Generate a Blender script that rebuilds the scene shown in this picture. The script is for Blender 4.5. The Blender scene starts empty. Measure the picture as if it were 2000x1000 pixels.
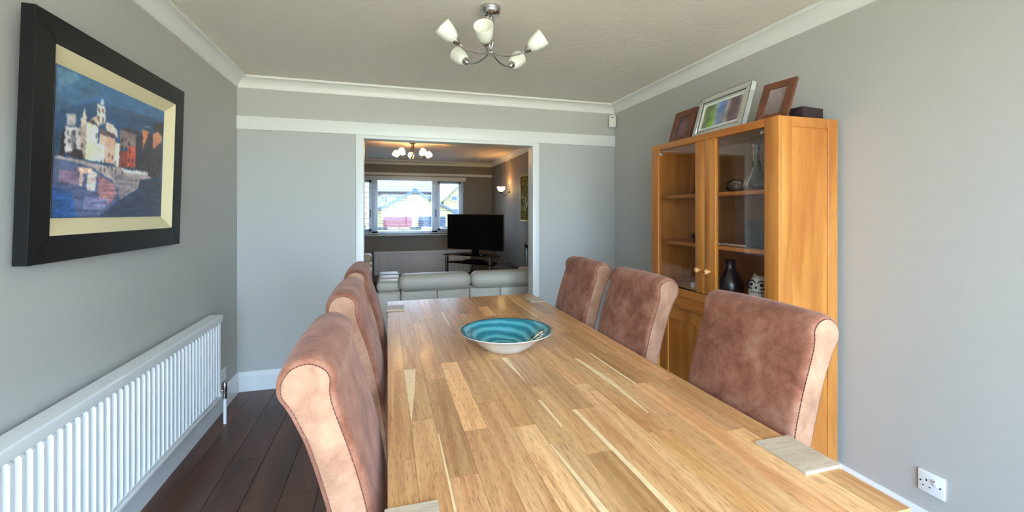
import bpy, bmesh, math, random
from mathutils import Vector, Matrix
random.seed(7)
scene = bpy.context.scene
C = scene.collection
PI = math.pi

# ------------------------------------------------------------------ camera, sky, light, exposure
EYE = 1.348
cam_d = bpy.data.cameras.new('camera'); cam = bpy.data.objects.new('camera', cam_d); C.objects.link(cam)
cam_d.sensor_width = 36.0; cam_d.lens = 36.0*839/2000; cam_d.shift_y = -85/2000
cam_d.clip_start = 0.05; cam_d.clip_end = 300
cam.location = (0, 0, EYE); cam.rotation_euler = (PI/2, 0, -math.atan(243/839))
scene.camera = cam
world = bpy.data.worlds.new('sky'); scene.world = world; world.use_nodes = True
wn = world.node_tree.nodes; wn['Background'].inputs[0].default_value = (0.50, 0.72, 1.0, 1); wn['Background'].inputs[1].default_value = 6.1
def portal(name, loc, rot, sx, sy):
    l = bpy.data.lights.new(name, 'AREA'); l.shape = 'RECTANGLE'; l.size = sx; l.size_y = sy; l.cycles.is_portal = True
    o = bpy.data.objects.new(name, l); C.objects.link(o); o.location = loc; o.rotation_euler = rot
portal('patio_daylight', (0.5, -1.16, 1.1), (PI/2, 0, 0), 3.0, 2.2)
portal('lounge_daylight', (0.35, 8.97, 1.475), (-PI/2, 0, 0), 2.3, 1.11)
vs = scene.view_settings
vs.view_transform = 'Standard'; vs.look = 'None'; vs.gamma = 1.0; vs.use_curve_mapping = False; vs.exposure = 1.68

# ------------------------------------------------------------------ materials
def srgb(r, g, b):
    f = lambda c: ((c/255+0.055)/1.055)**2.4 if c > 10 else c/255/12.92
    return (f(r), f(g), f(b), 1)
MATS = {}
def new_mat(name):
    m = bpy.data.materials.new(name); m.use_nodes = True
    nt = m.node_tree; MATS[name] = m
    return m, nt, nt.nodes['Principled BSDF']
def nd(nt, t, **kw):
    n = nt.nodes.new(t)
    for k, v in kw.items(): setattr(n, k, v)
    return n
def plain(name, col, rough=0.5, metal=0.0, coat=0.0, spec=0.5, emit=0.0, emit_col=None, bump=0.0, bscale=200, var=0.0, vscale=3.0, sub=0.0):
    m, nt, p = new_mat(name)
    p.inputs['Base Color'].default_value = col; p.inputs['Roughness'].default_value = rough; p.inputs['Metallic'].default_value = metal
    p.inputs['Coat Weight'].default_value = coat; p.inputs['Specular IOR Level'].default_value = spec
    if emit: p.inputs['Emission Strength'].default_value = emit; p.inputs['Emission Color'].default_value = emit_col or col
    tc = nd(nt, 'ShaderNodeTexCoord')
    if bump:
        n = nd(nt, 'ShaderNodeTexNoise'); n.inputs['Scale'].default_value = bscale; n.inputs['Detail'].default_value = 4
        b = nd(nt, 'ShaderNodeBump'); b.inputs['Strength'].default_value = bump; b.inputs['Distance'].default_value = 0.01
        nt.links.new(tc.outputs['Object'], n.inputs['Vector']); nt.links.new(n.outputs['Fac'], b.inputs['Height']); nt.links.new(b.outputs[0], p.inputs['Normal'])
    if var:
        n = nd(nt, 'ShaderNodeTexNoise'); n.inputs['Scale'].default_value = vscale; n.inputs['Detail'].default_value = 5
        r = nd(nt, 'ShaderNodeValToRGB'); r.color_ramp.elements[0].position = 0.35; r.color_ramp.elements[1].position = 0.65
        r.color_ramp.elements[0].color = tuple(c*(1-var) for c in col[:3])+(1,); r.color_ramp.elements[1].color = tuple(min(1, c*(1+var)) for c in col[:3])+(1,)
        nt.links.new(tc.outputs['Object'], n.inputs['Vector']); nt.links.new(n.outputs['Fac'], r.inputs[0]); nt.links.new(r.outputs[0], p.inputs['Base Color'])
    return m
def wood(name, c0, c1, axis=1, rough=0.4, fine=60.0, along=4.0, pores=0.5, pore_col=None, tone=0.25, coat=0.0, wav=0.35, hue=None):
    """grain runs along the given axis; every object gets its own offset and tone"""
    m, nt, p = new_mat(name); L = nt.links.new
    tc = nd(nt, 'ShaderNodeTexCoord'); oi = nd(nt, 'ShaderNodeObjectInfo')
    mul = nd(nt, 'ShaderNodeVectorMath', operation='MULTIPLY'); mul.inputs[1].default_value = (17.3, 31.7, 11.9)
    L(oi.outputs['Random'], mul.inputs[0])
    add = nd(nt, 'ShaderNodeVectorMath', operation='ADD'); L(tc.outputs['Object'], add.inputs[0]); L(mul.outputs[0], add.inputs[1])
    def mapped(f, a):
        mp = nd(nt, 'ShaderNodeMapping'); s = [f, f, f]; s[axis] = a; mp.inputs['Scale'].default_value = s; L(add.outputs[0], mp.inputs['Vector']); return mp
    n1 = nd(nt, 'ShaderNodeTexNoise'); n1.inputs['Scale'].default_value = 1; n1.inputs['Detail'].default_value = 6; n1.inputs['Distortion'].default_value = 0.6
    L(mapped(fine*0.35, along*0.5).outputs[0], n1.inputs['Vector'])
    n2 = nd(nt, 'ShaderNodeTexNoise'); n2.inputs['Scale'].default_value = 1; n2.inputs['Detail'].default_value = 2
    L(mapped(fine*5, along*5).outputs[0], n2.inputs['Vector'])
    r1 = nd(nt, 'ShaderNodeValToRGB'); e = r1.color_ramp.elements; e[0].position = 0.5-wav*0.5; e[1].position = 0.5+wav*0.5; e[0].color = c0; e[1].color = c1
    L(n1.outputs['Fac'], r1.inputs[0])
    # tone for each piece
    mr = nd(nt, 'ShaderNodeMapRange'); mr.inputs['To Min'].default_value = 1-tone; mr.inputs['To Max'].default_value = 1+tone; L(oi.outputs['Random'], mr.inputs['Value'])
    sc = nd(nt, 'ShaderNodeVectorMath', operation='SCALE'); L(r1.outputs[0], sc.inputs[0]); L(mr.outputs[0], sc.inputs['Scale'])
    mult = nd(nt, 'ShaderNodeMix', data_type='RGBA', blend_type='MULTIPLY'); mult.inputs['Factor'].default_value = 1.0
    L(sc.outputs[0], mult.inputs['A']); L(oi.outputs['Color'], mult.inputs['B'])
    r2 = nd(nt, 'ShaderNodeValToRGB'); e = r2.color_ramp.elements; e[0].position = 0.36; e[1].position = 0.44; e[0].color = (1, 1, 1, 1); e[1].color = (0, 0, 0, 1)
    L(n2.outputs['Fac'], r2.inputs[0])
    pm = nd(nt, 'ShaderNodeMath', operation='MULTIPLY'); pm.inputs[1].default_value = pores; L(r2.outputs[0], pm.inputs[0])
    mx = nd(nt, 'ShaderNodeMix', data_type='RGBA'); L(pm.outputs[0], mx.inputs['Factor']); L(mult.outputs['Result'], mx.inputs['A'])
    mx.inputs['B'].default_value = pore_col or tuple(c*0.35 for c in c0[:3])+(1,)
    L(mx.outputs['Result'], p.inputs['Base Color'])
    p.inputs['Roughness'].default_value = rough; p.inputs['Coat Weight'].default_value = coat; p.inputs['Coat Roughness'].default_value = 0.12
    b = nd(nt, 'ShaderNodeBump'); b.inputs['Strength'].default_value = 0.12; b.inputs['Distance'].default_value = 0.002; b.invert = True
    L(r2.outputs[0], b.inputs['Height']); L(b.outputs[0], p.inputs['Normal'])
    return m
def suede(name, c0, c1, c2):
    m, nt, p = new_mat(name); L = nt.links.new
    tc = nd(nt, 'ShaderNodeTexCoord'); oi = nd(nt, 'ShaderNodeObjectInfo')
    mul = nd(nt, 'ShaderNodeVectorMath', operation='MULTIPLY'); mul.inputs[1].default_value = (7.3, 3.7, 5.9); L(oi.outputs['Random'], mul.inputs[0])
    add = nd(nt, 'ShaderNodeVectorMath', operation='ADD'); L(tc.outputs['Object'], add.inputs[0]); L(mul.outputs[0], add.inputs[1])
    n = nd(nt, 'ShaderNodeTexNoise'); n.inputs['Scale'].default_value = 9; n.inputs['Detail'].default_value = 9; n.inputs['Roughness'].default_value = 0.72; n.inputs['Distortion'].default_value = 0.25
    L(add.outputs[0], n.inputs['Vector'])
    r = nd(nt, 'ShaderNodeValToRGB'); e = r.color_ramp.elements; e[0].position = 0.37; e[0].color = c0; e[1].position = 0.66; e[1].color = c2
    k = r.color_ramp.elements.new(0.5); k.color = c1
    L(n.outputs['Fac'], r.inputs[0]); L(r.outputs[0], p.inputs['Base Color'])
    n2 = nd(nt, 'ShaderNodeTexNoise'); n2.inputs['Scale'].default_value = 260; n2.inputs['Detail'].default_value = 3; L(add.outputs[0], n2.inputs['Vector'])
    b = nd(nt, 'ShaderNodeBump'); b.inputs['Strength'].default_value = 0.5; b.inputs['Distance'].default_value = 0.003
    L(n2.outputs['Fac'], b.inputs['Height'])
    b2 = nd(nt, 'ShaderNodeBump'); b2.inputs['Strength'].default_value = 0.25; b2.inputs['Distance'].default_value = 0.01
    L(n.outputs['Fac'], b2.inputs['Height']); L(b.outputs[0], b2.inputs['Normal']); L(b2.outputs[0], p.inputs['Normal'])
    p.inputs['Roughness'].default_value = 0.85; p.inputs['Specular IOR Level'].default_value = 0.2
    p.inputs['Sheen Weight'].default_value = 0.35; p.inputs['Sheen Roughness'].default_value = 0.4; p.inputs['Sheen Tint'].default_value = srgb(240, 205, 190)
    return m
def thin_glass(name, tint=(1, 1, 1, 1), refl=1.0):
    m = bpy.data.materials.new(name); m.use_nodes = True; nt = m.node_tree; nt.nodes.clear(); MATS[name] = m
    out = nd(nt, 'ShaderNodeOutputMaterial'); tr = nd(nt, 'ShaderNodeBsdfTransparent'); tr.inputs[0].default_value = tint
    gl = nd(nt, 'ShaderNodeBsdfGlossy'); gl.inputs['Roughness'].default_value = 0.02
    fr = nd(nt, 'ShaderNodeFresnel'); fr.inputs['IOR'].default_value = 1.5
    mt = nd(nt, 'ShaderNodeMath', operation='MULTIPLY'); mt.inputs[1].default_value = refl
    mx = nd(nt, 'ShaderNodeMixShader'); L = nt.links.new
    L(fr.outputs[0], mt.inputs[0]); L(mt.outputs[0], mx.inputs[0]); L(tr.outputs[0], mx.inputs[1]); L(gl.outputs[0], mx.inputs[2]); L(mx.outputs[0], out.inputs[0])
    return m
def vcol(name, rough=0.5, coat=0.0):
    m, nt, p = new_mat(name); a = nd(nt, 'ShaderNodeVertexColor', layer_name='paint'); nt.links.new(a.outputs[0], p.inputs['Base Color'])
    p.inputs['Roughness'].default_value = rough; p.inputs['Coat Weight'].default_value = coat; p.inputs['Coat Roughness'].default_value = 0.03
    return m
def wall_paint(name, col, scuff):
    """matt emulsion with faint roller relief and a few grubby patches"""
    m, nt, p = new_mat(name); L = nt.links.new; tc = nd(nt, 'ShaderNodeTexCoord')
    n = nd(nt, 'ShaderNodeTexNoise'); n.inputs['Scale'].default_value = 1.3; n.inputs['Detail'].default_value = 5; L(tc.outputs['Object'], n.inputs['Vector'])
    r = nd(nt, 'ShaderNodeValToRGB'); e = r.color_ramp.elements; e[0].position = 0.62; e[1].position = 0.78; e[0].color = col; e[1].color = scuff
    L(n.outputs['Fac'], r.inputs[0]); L(r.outputs[0], p.inputs['Base Color'])
    n2 = nd(nt, 'ShaderNodeTexNoise'); n2.inputs['Scale'].default_value = 90; n2.inputs['Detail'].default_value = 3; L(tc.outputs['Object'], n2.inputs['Vector'])
    b = nd(nt, 'ShaderNodeBump'); b.inputs['Strength'].default_value = 0.12; b.inputs['Distance'].default_value = 0.004
    L(n2.outputs['Fac'], b.inputs['Height']); L(b.outputs[0], p.inputs['Normal']); p.inputs['Roughness'].default_value = 0.62
    return m
def artex(name, col):
    m, nt, p = new_mat(name); L = nt.links.new; tc = nd(nt, 'ShaderNodeTexCoord')
    n = nd(nt, 'ShaderNodeTexNoise'); n.inputs['Scale'].default_value = 7; n.inputs['Detail'].default_value = 8; n.inputs['Roughness'].default_value = 0.7; n.inputs['Distortion'].default_value = 2.2
    L(tc.outputs['Object'], n.inputs['Vector'])
    b = nd(nt, 'ShaderNodeBump'); b.inputs['Strength'].default_value = 0.45; b.inputs['Distance'].default_value = 0.02
    L(n.outputs['Fac'], b.inputs['Height']); L(b.outputs[0], p.inputs['Normal']); p.inputs['Base Color'].default_value = col; p.inputs['Roughness'].default_value = 0.75
    return m
def stone(name, c0, c1, mortar, bw=0.5, bh=0.22):
    m, nt, p = new_mat(name); L = nt.links.new; tc = nd(nt, 'ShaderNodeTexCoord')
    sp = nd(nt, 'ShaderNodeSeparateXYZ'); cb = nd(nt, 'ShaderNodeCombineXYZ'); ad = nd(nt, 'ShaderNodeMath', operation='ADD')
    L(tc.outputs['Object'], sp.inputs[0]); L(sp.outputs[0], ad.inputs[0]); L(sp.outputs[1], ad.inputs[1]); L(ad.outputs[0], cb.inputs[0]); L(sp.outputs[2], cb.inputs[1])
    br = nd(nt, 'ShaderNodeTexBrick'); br.inputs['Scale'].default_value = 1; br.inputs['Brick Width'].default_value = bw; br.inputs['Row Height'].default_value = bh
    br.inputs['Mortar Size'].default_value = 0.02; br.inputs['Color1'].default_value = c0; br.inputs['Color2'].default_value = c1; br.inputs['Mortar'].default_value = mortar
    L(cb.outputs[0], br.inputs['Vector']); L(br.outputs['Color'], p.inputs['Base Color']); p.inputs['Roughness'].default_value = 0.9
    return m

M = MATS
WALL = srgb(192, 189, 183)
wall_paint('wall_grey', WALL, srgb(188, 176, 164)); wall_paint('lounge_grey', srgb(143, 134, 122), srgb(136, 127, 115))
artex('ceiling_white', srgb(232, 223, 211))
plain('trim_white', srgb(238, 236, 230), 0.35); plain('gloss_white', srgb(240, 240, 238), 0.25)
plain('radiator_white', srgb(242, 242, 240), 0.3); plain('upvc', srgb(235, 238, 240), 0.3)
plain('chrome', srgb(205, 203, 200), 0.08, 1.0); plain('brushed', srgb(190, 188, 184), 0.25, 1.0); plain('bronze', srgb(120, 100, 80), 0.3, 1.0)
plain('black_gloss', srgb(10, 10, 12), 0.15, spec=0.25); plain('black_matt', srgb(20, 20, 22), 0.45); plain('screen', srgb(7, 8, 10), 0.28, spec=0.3)
plain('slot_black', srgb(12, 12, 14), 0.7)
plain('opal', srgb(240, 238, 226), 0.25, coat=0.3)
plain('opal_lit', srgb(255, 232, 190), 0.3, emit=6.5, emit_col=srgb(255, 214, 150))
plain('bulb_lit', srgb(255, 220, 170), 0.3, emit=40.0, emit_col=srgb(255, 190, 110))
plain('bulb_off', srgb(225, 220, 205), 0.15)
thin_glass('glass', (0.98, 0.99, 0.985, 1), 0.5); thin_glass('double_glazing', (0.74, 0.76, 0.77, 1), 0.6); thin_glass('cabinet_glass', (0.95, 0.94, 0.93, 1), 0.15); thin_glass('clear_ware', (0.95, 0.96, 0.96, 1), 1.5); thin_glass('smoked', (0.12, 0.12, 0.13, 1), 0.5)
wood('oak_table', srgb(202, 140, 88), srgb(236, 184, 126), 1, 0.33, 120, 5, 0.55, srgb(122, 74, 42), 0.12, coat=0.15)
wood('oak_endgrain', srgb(190, 168, 142), srgb(216, 196, 172), 0, 0.45, 40, 6, 0.3, srgb(130, 105, 82), 0.05)
plain('sapwood', srgb(246, 214, 164), 0.38, var=0.06, vscale=30)
wood('oak_cabinet', srgb(178, 104, 38), srgb(212, 142, 66), 2, 0.34, 26, 2, 0.22, srgb(140, 84, 34), 0.07, coat=0.2)
wood('oak_cabinet_y', srgb(172, 98, 36), srgb(202, 130, 58), 1, 0.34, 26, 2, 0.22, srgb(140, 84, 34), 0.07, coat=0.2)
wood('oak_inside', srgb(150, 102, 54), srgb(174, 124, 70), 2, 0.5, 26, 2, 0.15, None, 0.04)
wood('knob_wood', srgb(214, 150, 92), srgb(232, 176, 118), 0, 0.35, 40, 8, 0.1, None, 0.04)
wood('frame_wood', srgb(94, 50, 28), srgb(122, 68, 40), 1, 0.32, 40, 4, 0.2, None, 0.06, coat=0.2)
wood('floor_wood', srgb(76, 44, 31), srgb(108, 66, 46), 1, 0.4, 24, 1.6, 0.3, srgb(40, 26, 20), 0.16, coat=0.1)
wood('leg_wood', srgb(70, 42, 28), srgb(92, 56, 38), 2, 0.4, 40, 4, 0.2, None, 0.05)
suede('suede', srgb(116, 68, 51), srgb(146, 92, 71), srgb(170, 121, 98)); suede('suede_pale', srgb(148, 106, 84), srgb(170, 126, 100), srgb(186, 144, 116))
plain('thread', srgb(92, 56, 46), 0.8)
plain('leather', srgb(214, 203, 185), 0.42, bump=0.08, bscale=120); plain('leather_seam', srgb(150, 144, 132), 0.6)
plain('frame_black', srgb(20, 17, 18), 0.4, spec=0.3); plain('frame_side', srgb(60, 42, 42), 0.5); plain('mount_cream', srgb(236, 220, 176), 0.6)
vcol('canvas', 0.4, 0.25); vcol('photo', 0.3, 0.2)
plain('mirror', srgb(222, 222, 214), 0.16, 0.55); plain('joint_dark', srgb(50, 48, 46), 0.5); plain('mat_white', srgb(240, 240, 228), 0.6)
plain('dark_card', srgb(48, 28, 30), 0.6)
plain('vase_dark', srgb(36, 30, 34), 0.22, coat=0.4); plain('clock_grey', srgb(62, 62, 64), 0.55); plain('owl_white', srgb(226, 228, 222), 0.25, coat=0.3); plain('owl_black', srgb(20, 20, 24), 0.3)
plain('bone', srgb(224, 208, 180), 0.5); plain('dark_petal', srgb(44, 32, 26), 0.4)
plain('ceramic_out', srgb(224, 220, 206), 0.22, coat=0.4, var=0.06, vscale=14); plain('rim_teal', srgb(30, 92, 104), 0.18, coat=0.5)
plain('fur', srgb(104, 88, 80), 0.9); plain('carpet', srgb(70, 64, 62), 0.95, bump=0.3, bscale=300)
plain('picture_green', srgb(112, 106, 44), 0.8, spec=0.1, var=0.5, vscale=14); plain('gold', srgb(170, 146, 84), 0.35, 0.8); plain('petal', srgb(216, 214, 170), 0.5)
plain('fire_dark', srgb(34, 32, 34), 0.4)
stone('stone_cream', srgb(158, 140, 98), srgb(176, 156, 112), srgb(128, 112, 84), 0.62, 0.26); stone('stone_pink', srgb(160, 138, 108), srgb(174, 150, 118), srgb(110, 78, 62), 0.5, 0.3)
plain('render_pale', srgb(150, 142, 112), 0.9); plain('slate', srgb(140, 142, 146), 0.8, var=0.05, vscale=2); plain('fascia', srgb(52, 36, 40), 0.7); plain('verge_blue', srgb(82, 96, 110), 0.6); plain('verge_dark', srgb(24, 28, 34), 0.6)
plain('door_red', srgb(126, 38, 58), 0.5); plain('door_blue', srgb(44, 50, 72), 0.5); plain('far_glass', srgb(70, 84, 100), 0.3)
plain('leaf', srgb(84, 104, 40), 0.7, var=0.3, vscale=6); plain('tarmac', srgb(120, 118, 116), 0.9); plain('patio', srgb(244, 212, 166), 0.9); plain('car_white', srgb(150, 154, 160), 0.3)  # patio tone is chosen for warm bounce light indoors
def bowl_glaze():
    m, nt, p = new_mat('glaze_teal'); L = nt.links.new; tc = nd(nt, 'ShaderNodeTexCoord'); mp = nd(nt, 'ShaderNodeMapping'); mp.inputs['Location'].default_value = (0.012, -0.02, 0); L(tc.outputs['Object'], mp.inputs['Vector'])
    w = nd(nt, 'ShaderNodeTexWave', wave_type='RINGS', rings_direction='Z'); w.inputs['Scale'].default_value = 9; w.inputs['Distortion'].default_value = 2.2; w.inputs['Detail'].default_value = 3; w.inputs['Detail Scale'].default_value = 1.2
    L(mp.outputs[0], w.inputs['Vector'])
    r = nd(nt, 'ShaderNodeValToRGB'); e = r.color_ramp.elements; e[0].position = 0.0; e[0].color = srgb(12, 112, 126); e[1].position = 1.0; e[1].color = srgb(92, 176, 184)
    k = r.color_ramp.elements.new(0.5); k.color = srgb(30, 140, 156)
    L(w.outputs['Fac'], r.inputs[0]); L(r.outputs[0], p.inputs['Base Color']); p.inputs['Roughness'].default_value = 0.15; p.inputs['Coat Weight'].default_value = 0.5; p.inputs['Coat Roughness'].default_value = 0.05
bowl_glaze()

# ------------------------------------------------------------------ mesh helpers
def catmull(pts, n=6, closed=False):
    out = []; N = len(pts)
    rng = range(N) if closed else range(N-1)
    for i in rng:
        if closed: p0, p1, p2, p3 = pts[(i-1) % N], pts[i], pts[(i+1) % N], pts[(i+2) % N]
        else: p0, p1, p2, p3 = pts[max(i-1, 0)], pts[i], pts[i+1], pts[min(i+2, N-1)]
        for k in range(n):
            t = k/n; out.append(tuple(0.5*((2*b)+(-a+c)*t+(2*a-5*b+4*c-d)*t*t+(-a+3*b-3*c+d)*t**3) for a, b, c, d in zip(p0, p1, p2, p3)))
    if not closed: out.append(tuple(pts[-1]))
    return out
class MB:
    def __init__(s): s.v = []; s.f = []
    def raw(s, vs, fs):
        o = len(s.v); s.v += [tuple(v) for v in vs]; s.f += [tuple(i+o for i in f) for f in fs]; return s
    def box(s, x0, x1, y0, y1, z0, z1):
        return s.raw([(x, y, z) for x in (x0, x1) for y in (y0, y1) for z in (z0, z1)], [(0, 1, 3, 2), (4, 6, 7, 5), (0, 4, 5, 1), (2, 3, 7, 6), (0, 2, 6, 4), (1, 5, 7, 3)])
    def prism(s, pts, a, b, axis='y'):
        """extrude a 2-D outline; axis y: pts=(x,z); x: pts=(y,z); z: pts=(x,y)"""
        pl = {'y': lambda p, t: (p[0], t, p[1]), 'x': lambda p, t: (t, p[0], p[1]), 'z': lambda p, t: (p[0], p[1], t)}[axis]
        n = len(pts)
        return s.raw([pl(p, a) for p in pts]+[pl(p, b) for p in pts], [tuple(range(n))[::-1], tuple(range(n, 2*n))]+[(i, (i+1) % n, n+(i+1) % n, n+i) for i in range(n)])
    def tube(s, pts, r, n=8, closed=False):
        P = [Vector(p) for p in pts]; N = len(P); vs = []; R = r if isinstance(r, (list, tuple)) else [r]*N; u = None
        for i, p in enumerate(P):
            t = (P[(i+1) % N]-P[i-1]) if closed else (P[min(i+1, N-1)]-P[max(i-1, 0)])
            t.normalize()
            if u is None: u = t.orthogonal().normalized()
            else: u = (u-t*u.dot(t)).normalized()
            w = t.cross(u)
            vs += [p+(u*math.cos(2*PI*k/n)+w*math.sin(2*PI*k/n))*R[i] for k in range(n)]
        fs = [(i*n+k, i*n+(k+1) % n, ((i+1) % N)*n+(k+1) % n, ((i+1) % N)*n+k) for i in range(N if closed else N-1) for k in range(n)]
        if not closed: fs += [tuple(range(n))[::-1], tuple(range((N-1)*n, N*n))]
        return s.raw(vs, fs)
    def lathe(s, prof, n=32, c=(0, 0, 0), axis=None, caps=True):
        """profile (r, h); axis: direction of h (default +z)"""
        a = Vector(axis or (0, 0, 1)).normalized(); u = a.orthogonal().normalized() if axis else Vector((1, 0, 0)); w = a.cross(u); c = Vector(c)
        vs = [c+a*h+(u*math.cos(2*PI*k/n)+w*math.sin(2*PI*k/n))*r for r, h in prof for k in range(n)]; N = len(prof)
        fs = [(i*n+k, i*n+(k+1) % n, (i+1)*n+(k+1) % n, (i+1)*n+k) for i in range(N-1) for k in range(n)]
        if caps: fs += [tuple(range(n))[::-1], tuple(range((N-1)*n, N*n))]
        return s.raw(vs, fs)
    def build(s, name, mat, parent=None, bevel=0.0, seg=2, smooth=35, org=(0, 0, 0), loc=None, rot=None):
        me = bpy.data.meshes.new(name); ox, oy, oz = org
        me.from_pydata([(x-ox, y-oy, z-oz) for x, y, z in s.v], [], s.f)
        bm = bmesh.new(); bm.from_mesh(me); bmesh.ops.remove_doubles(bm, verts=bm.verts, dist=1e-6); bmesh.ops.recalc_face_normals(bm, faces=bm.faces)
        if bevel:
            ed = [e for e in bm.edges if len(e.link_faces) == 2 and e.calc_face_angle(0) > 0.6]
            bmesh.ops.bevel(bm, geom=ed, offset=bevel, segments=seg, profile=0.5, affect='EDGES', clamp_overlap=True)
        bm.to_mesh(me); bm.free()
        if smooth:
            for p in me.polygons: p.use_smooth = True
            me.set_sharp_from_angle(angle=math.radians(smooth))
        me.materials.append(M[mat]); o = bpy.data.objects.new(name, me); C.objects.link(o)
        if parent: o.parent = parent
        if loc: o.location = loc
        if rot: o.rotation_euler = rot
        return o
def tag(o, label, cat, group=None):
    o['label'] = label; o['category'] = cat
    if group: o['group'] = group
    return o
def thing(name, label, cat, loc=(0, 0, 0), rz=0, group=None):
    o = bpy.data.objects.new(name, None); C.objects.link(o); o.location = loc; o.rotation_euler = (0, 0, rz); o.empty_display_size = 0.1
    return tag(o, label, cat, group)
def struct(o, label=None, cat=None):
    o['kind'] = 'structure'
    if label: o['label'] = label
    if cat: o['category'] = cat
    return o
def copy_tree(o, parent=None):
    c = o.copy(); C.objects.link(c); c.parent = parent
    for ch in list(o.children): copy_tree(ch, c)
    return c
def B(x0, x1, y0, y1, z0, z1): return MB().box(x0, x1, y0, y1, z0, z1)
def rb(x0, x1, y0, y1, z0, z1): return B(x0, x1, y0, y1, z0, z1)

# ------------------------------------------------------------------ the setting
XL, XR, YB, YW, CE = -1.088, 2.087, -1.10, 3.68, 2.37      # dining room: left, right, garden wall, wall with the opening, ceiling
LX0, LX1, LY0, LY1 = -1.60, 2.087, 3.79, 8.70              # lounge behind the opening
OX0, OX1, OZ = -0.184, 1.256, 1.947                        # opening
WX0, WX1, WZ0, WZ1 = -0.80, 1.50, 0.92, 2.03               # lounge window
# dining floor: planks on a sub-floor
floor = struct(B(XL-0.1, XR+0.1, YB-0.1, YW+0.11, -0.12, -0.014).build('floor', 'black_matt'), 'dark brown wood plank floor of the dining room', 'floor')
pw = 0.163; x = -0.65-3*pw
xs = []
while x < XR+0.02: xs.append(x); x += pw
for i, x0 in enumerate(xs):
    a = max(x0, XL); b = min(x0+pw, XR)
    if b-a < 0.01: continue
    ys = [YB]; y = YB+random.uniform(0.3, 1.25)
    if abs(x0-(-0.65-pw)) < 0.01: y = 2.66-1.28*2
    while y < YW-0.1: ys.append(y); y += 1.28
    ys.append(YW+0.11 if OX0 < (a+b)/2 < OX1 else YW)
    for y0, y1 in zip(ys, ys[1:]):
        B(a+0.0008, b-0.0008, y0+0.0008, y1-0.0008, -0.014, 0).build('plank', 'floor_wood', floor, bevel=0.0015, seg=1)
struct(B(LX0-0.1, LX1+0.1, YW+0.11, LY1+0.2, -0.12, -0.002).build('floor_lounge', 'carpet'), 'dark grey carpet of the lounge beyond the opening', 'floor')
struct(B(XL-0.1, XR+0.1, YB-0.15, YW+0.11, CE, CE+0.2).build('ceiling', 'ceiling_white'), 'white textured ceiling of the dining room', 'ceiling')
struct(B(LX0-0.1, LX1+0.1, YW+0.11, LY1+0.2, CE, CE+0.2).build('ceiling_lounge', 'ceiling_white'), 'white ceiling of the lounge beyond the opening', 'ceiling')
struct(B(XL-0.15, XL, YB-0.15, YW+0.11, -0.1, CE).build('wall_left', 'wall_grey'), 'grey painted wall carrying the harbour picture', 'wall')
struct(B(XR, XR+0.15, YB-0.15, YW+0.11, -0.1, CE).build('wall_right', 'wall_grey'), 'grey painted wall behind the oak display cabinet', 'wall')
struct(MB().box(XL, OX0-0.012, YW, YW+0.11, 0, CE).box(OX1+0.012, XR, YW, YW+0.11, 0, CE).box(OX0-0.012, OX1+0.012, YW, YW+0.11, OZ+0.012, CE).build('wall_back', 'wall_grey'), 'grey painted wall with the wide opening into the lounge', 'wall')
DX0, DX1, DZ = -1.0, 2.0, 2.2  # unseen door opening, widened to let in more daylight
struct(MB().box(XL, DX0, YB-0.15, YB, -0.1, CE).box(DX1, XR, YB-0.15, YB, -0.1, CE).box(DX0, DX1, YB-0.15, YB, DZ, CE).build('wall_front', 'wall_grey'), 'grey wall with glazed garden doors behind the viewer', 'wall')
pd = struct(MB().box(DX0, DX0+0.06, YB-0.13, YB-0.06, 0, DZ).box(DX1-0.06, DX1, YB-0.13, YB-0.06, 0, DZ).box(DX0, DX1, YB-0.13, YB-0.06, DZ-0.06, DZ).box(DX0, DX1, YB-0.13, YB-0.06, 0, 0.05).box(0.72, 0.78, YB-0.13, YB-0.06, 0, DZ).build('door_1', 'upvc'), 'white framed glazed garden doors behind the viewer', 'door')
for a, b in ((DX0+0.06, 0.72), (0.78, DX1-0.06)): B(a, b, YB-0.10, YB-0.092, 0.05, DZ-0.06).build('pane', 'glass', pd)
# lounge walls
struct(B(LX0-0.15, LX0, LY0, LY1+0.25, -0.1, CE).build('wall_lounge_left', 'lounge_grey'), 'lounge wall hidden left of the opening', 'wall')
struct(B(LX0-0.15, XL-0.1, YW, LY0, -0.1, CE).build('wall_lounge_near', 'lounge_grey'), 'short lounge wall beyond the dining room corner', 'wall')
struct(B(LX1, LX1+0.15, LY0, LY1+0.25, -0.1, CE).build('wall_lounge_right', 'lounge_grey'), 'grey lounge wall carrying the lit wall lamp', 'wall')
struct(MB().box(LX0, WX0, LY1, LY1+0.25, 0, CE).box(WX1, LX1, LY1, LY1+0.25, 0, CE).box(WX0, WX1, LY1, LY1+0.25, 0, WZ0).box(WX0, WX1, LY1, LY1+0.25, WZ1, CE).build('wall_lounge_far', 'lounge_grey'), 'grey brown lounge wall around the far window', 'wall')
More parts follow.
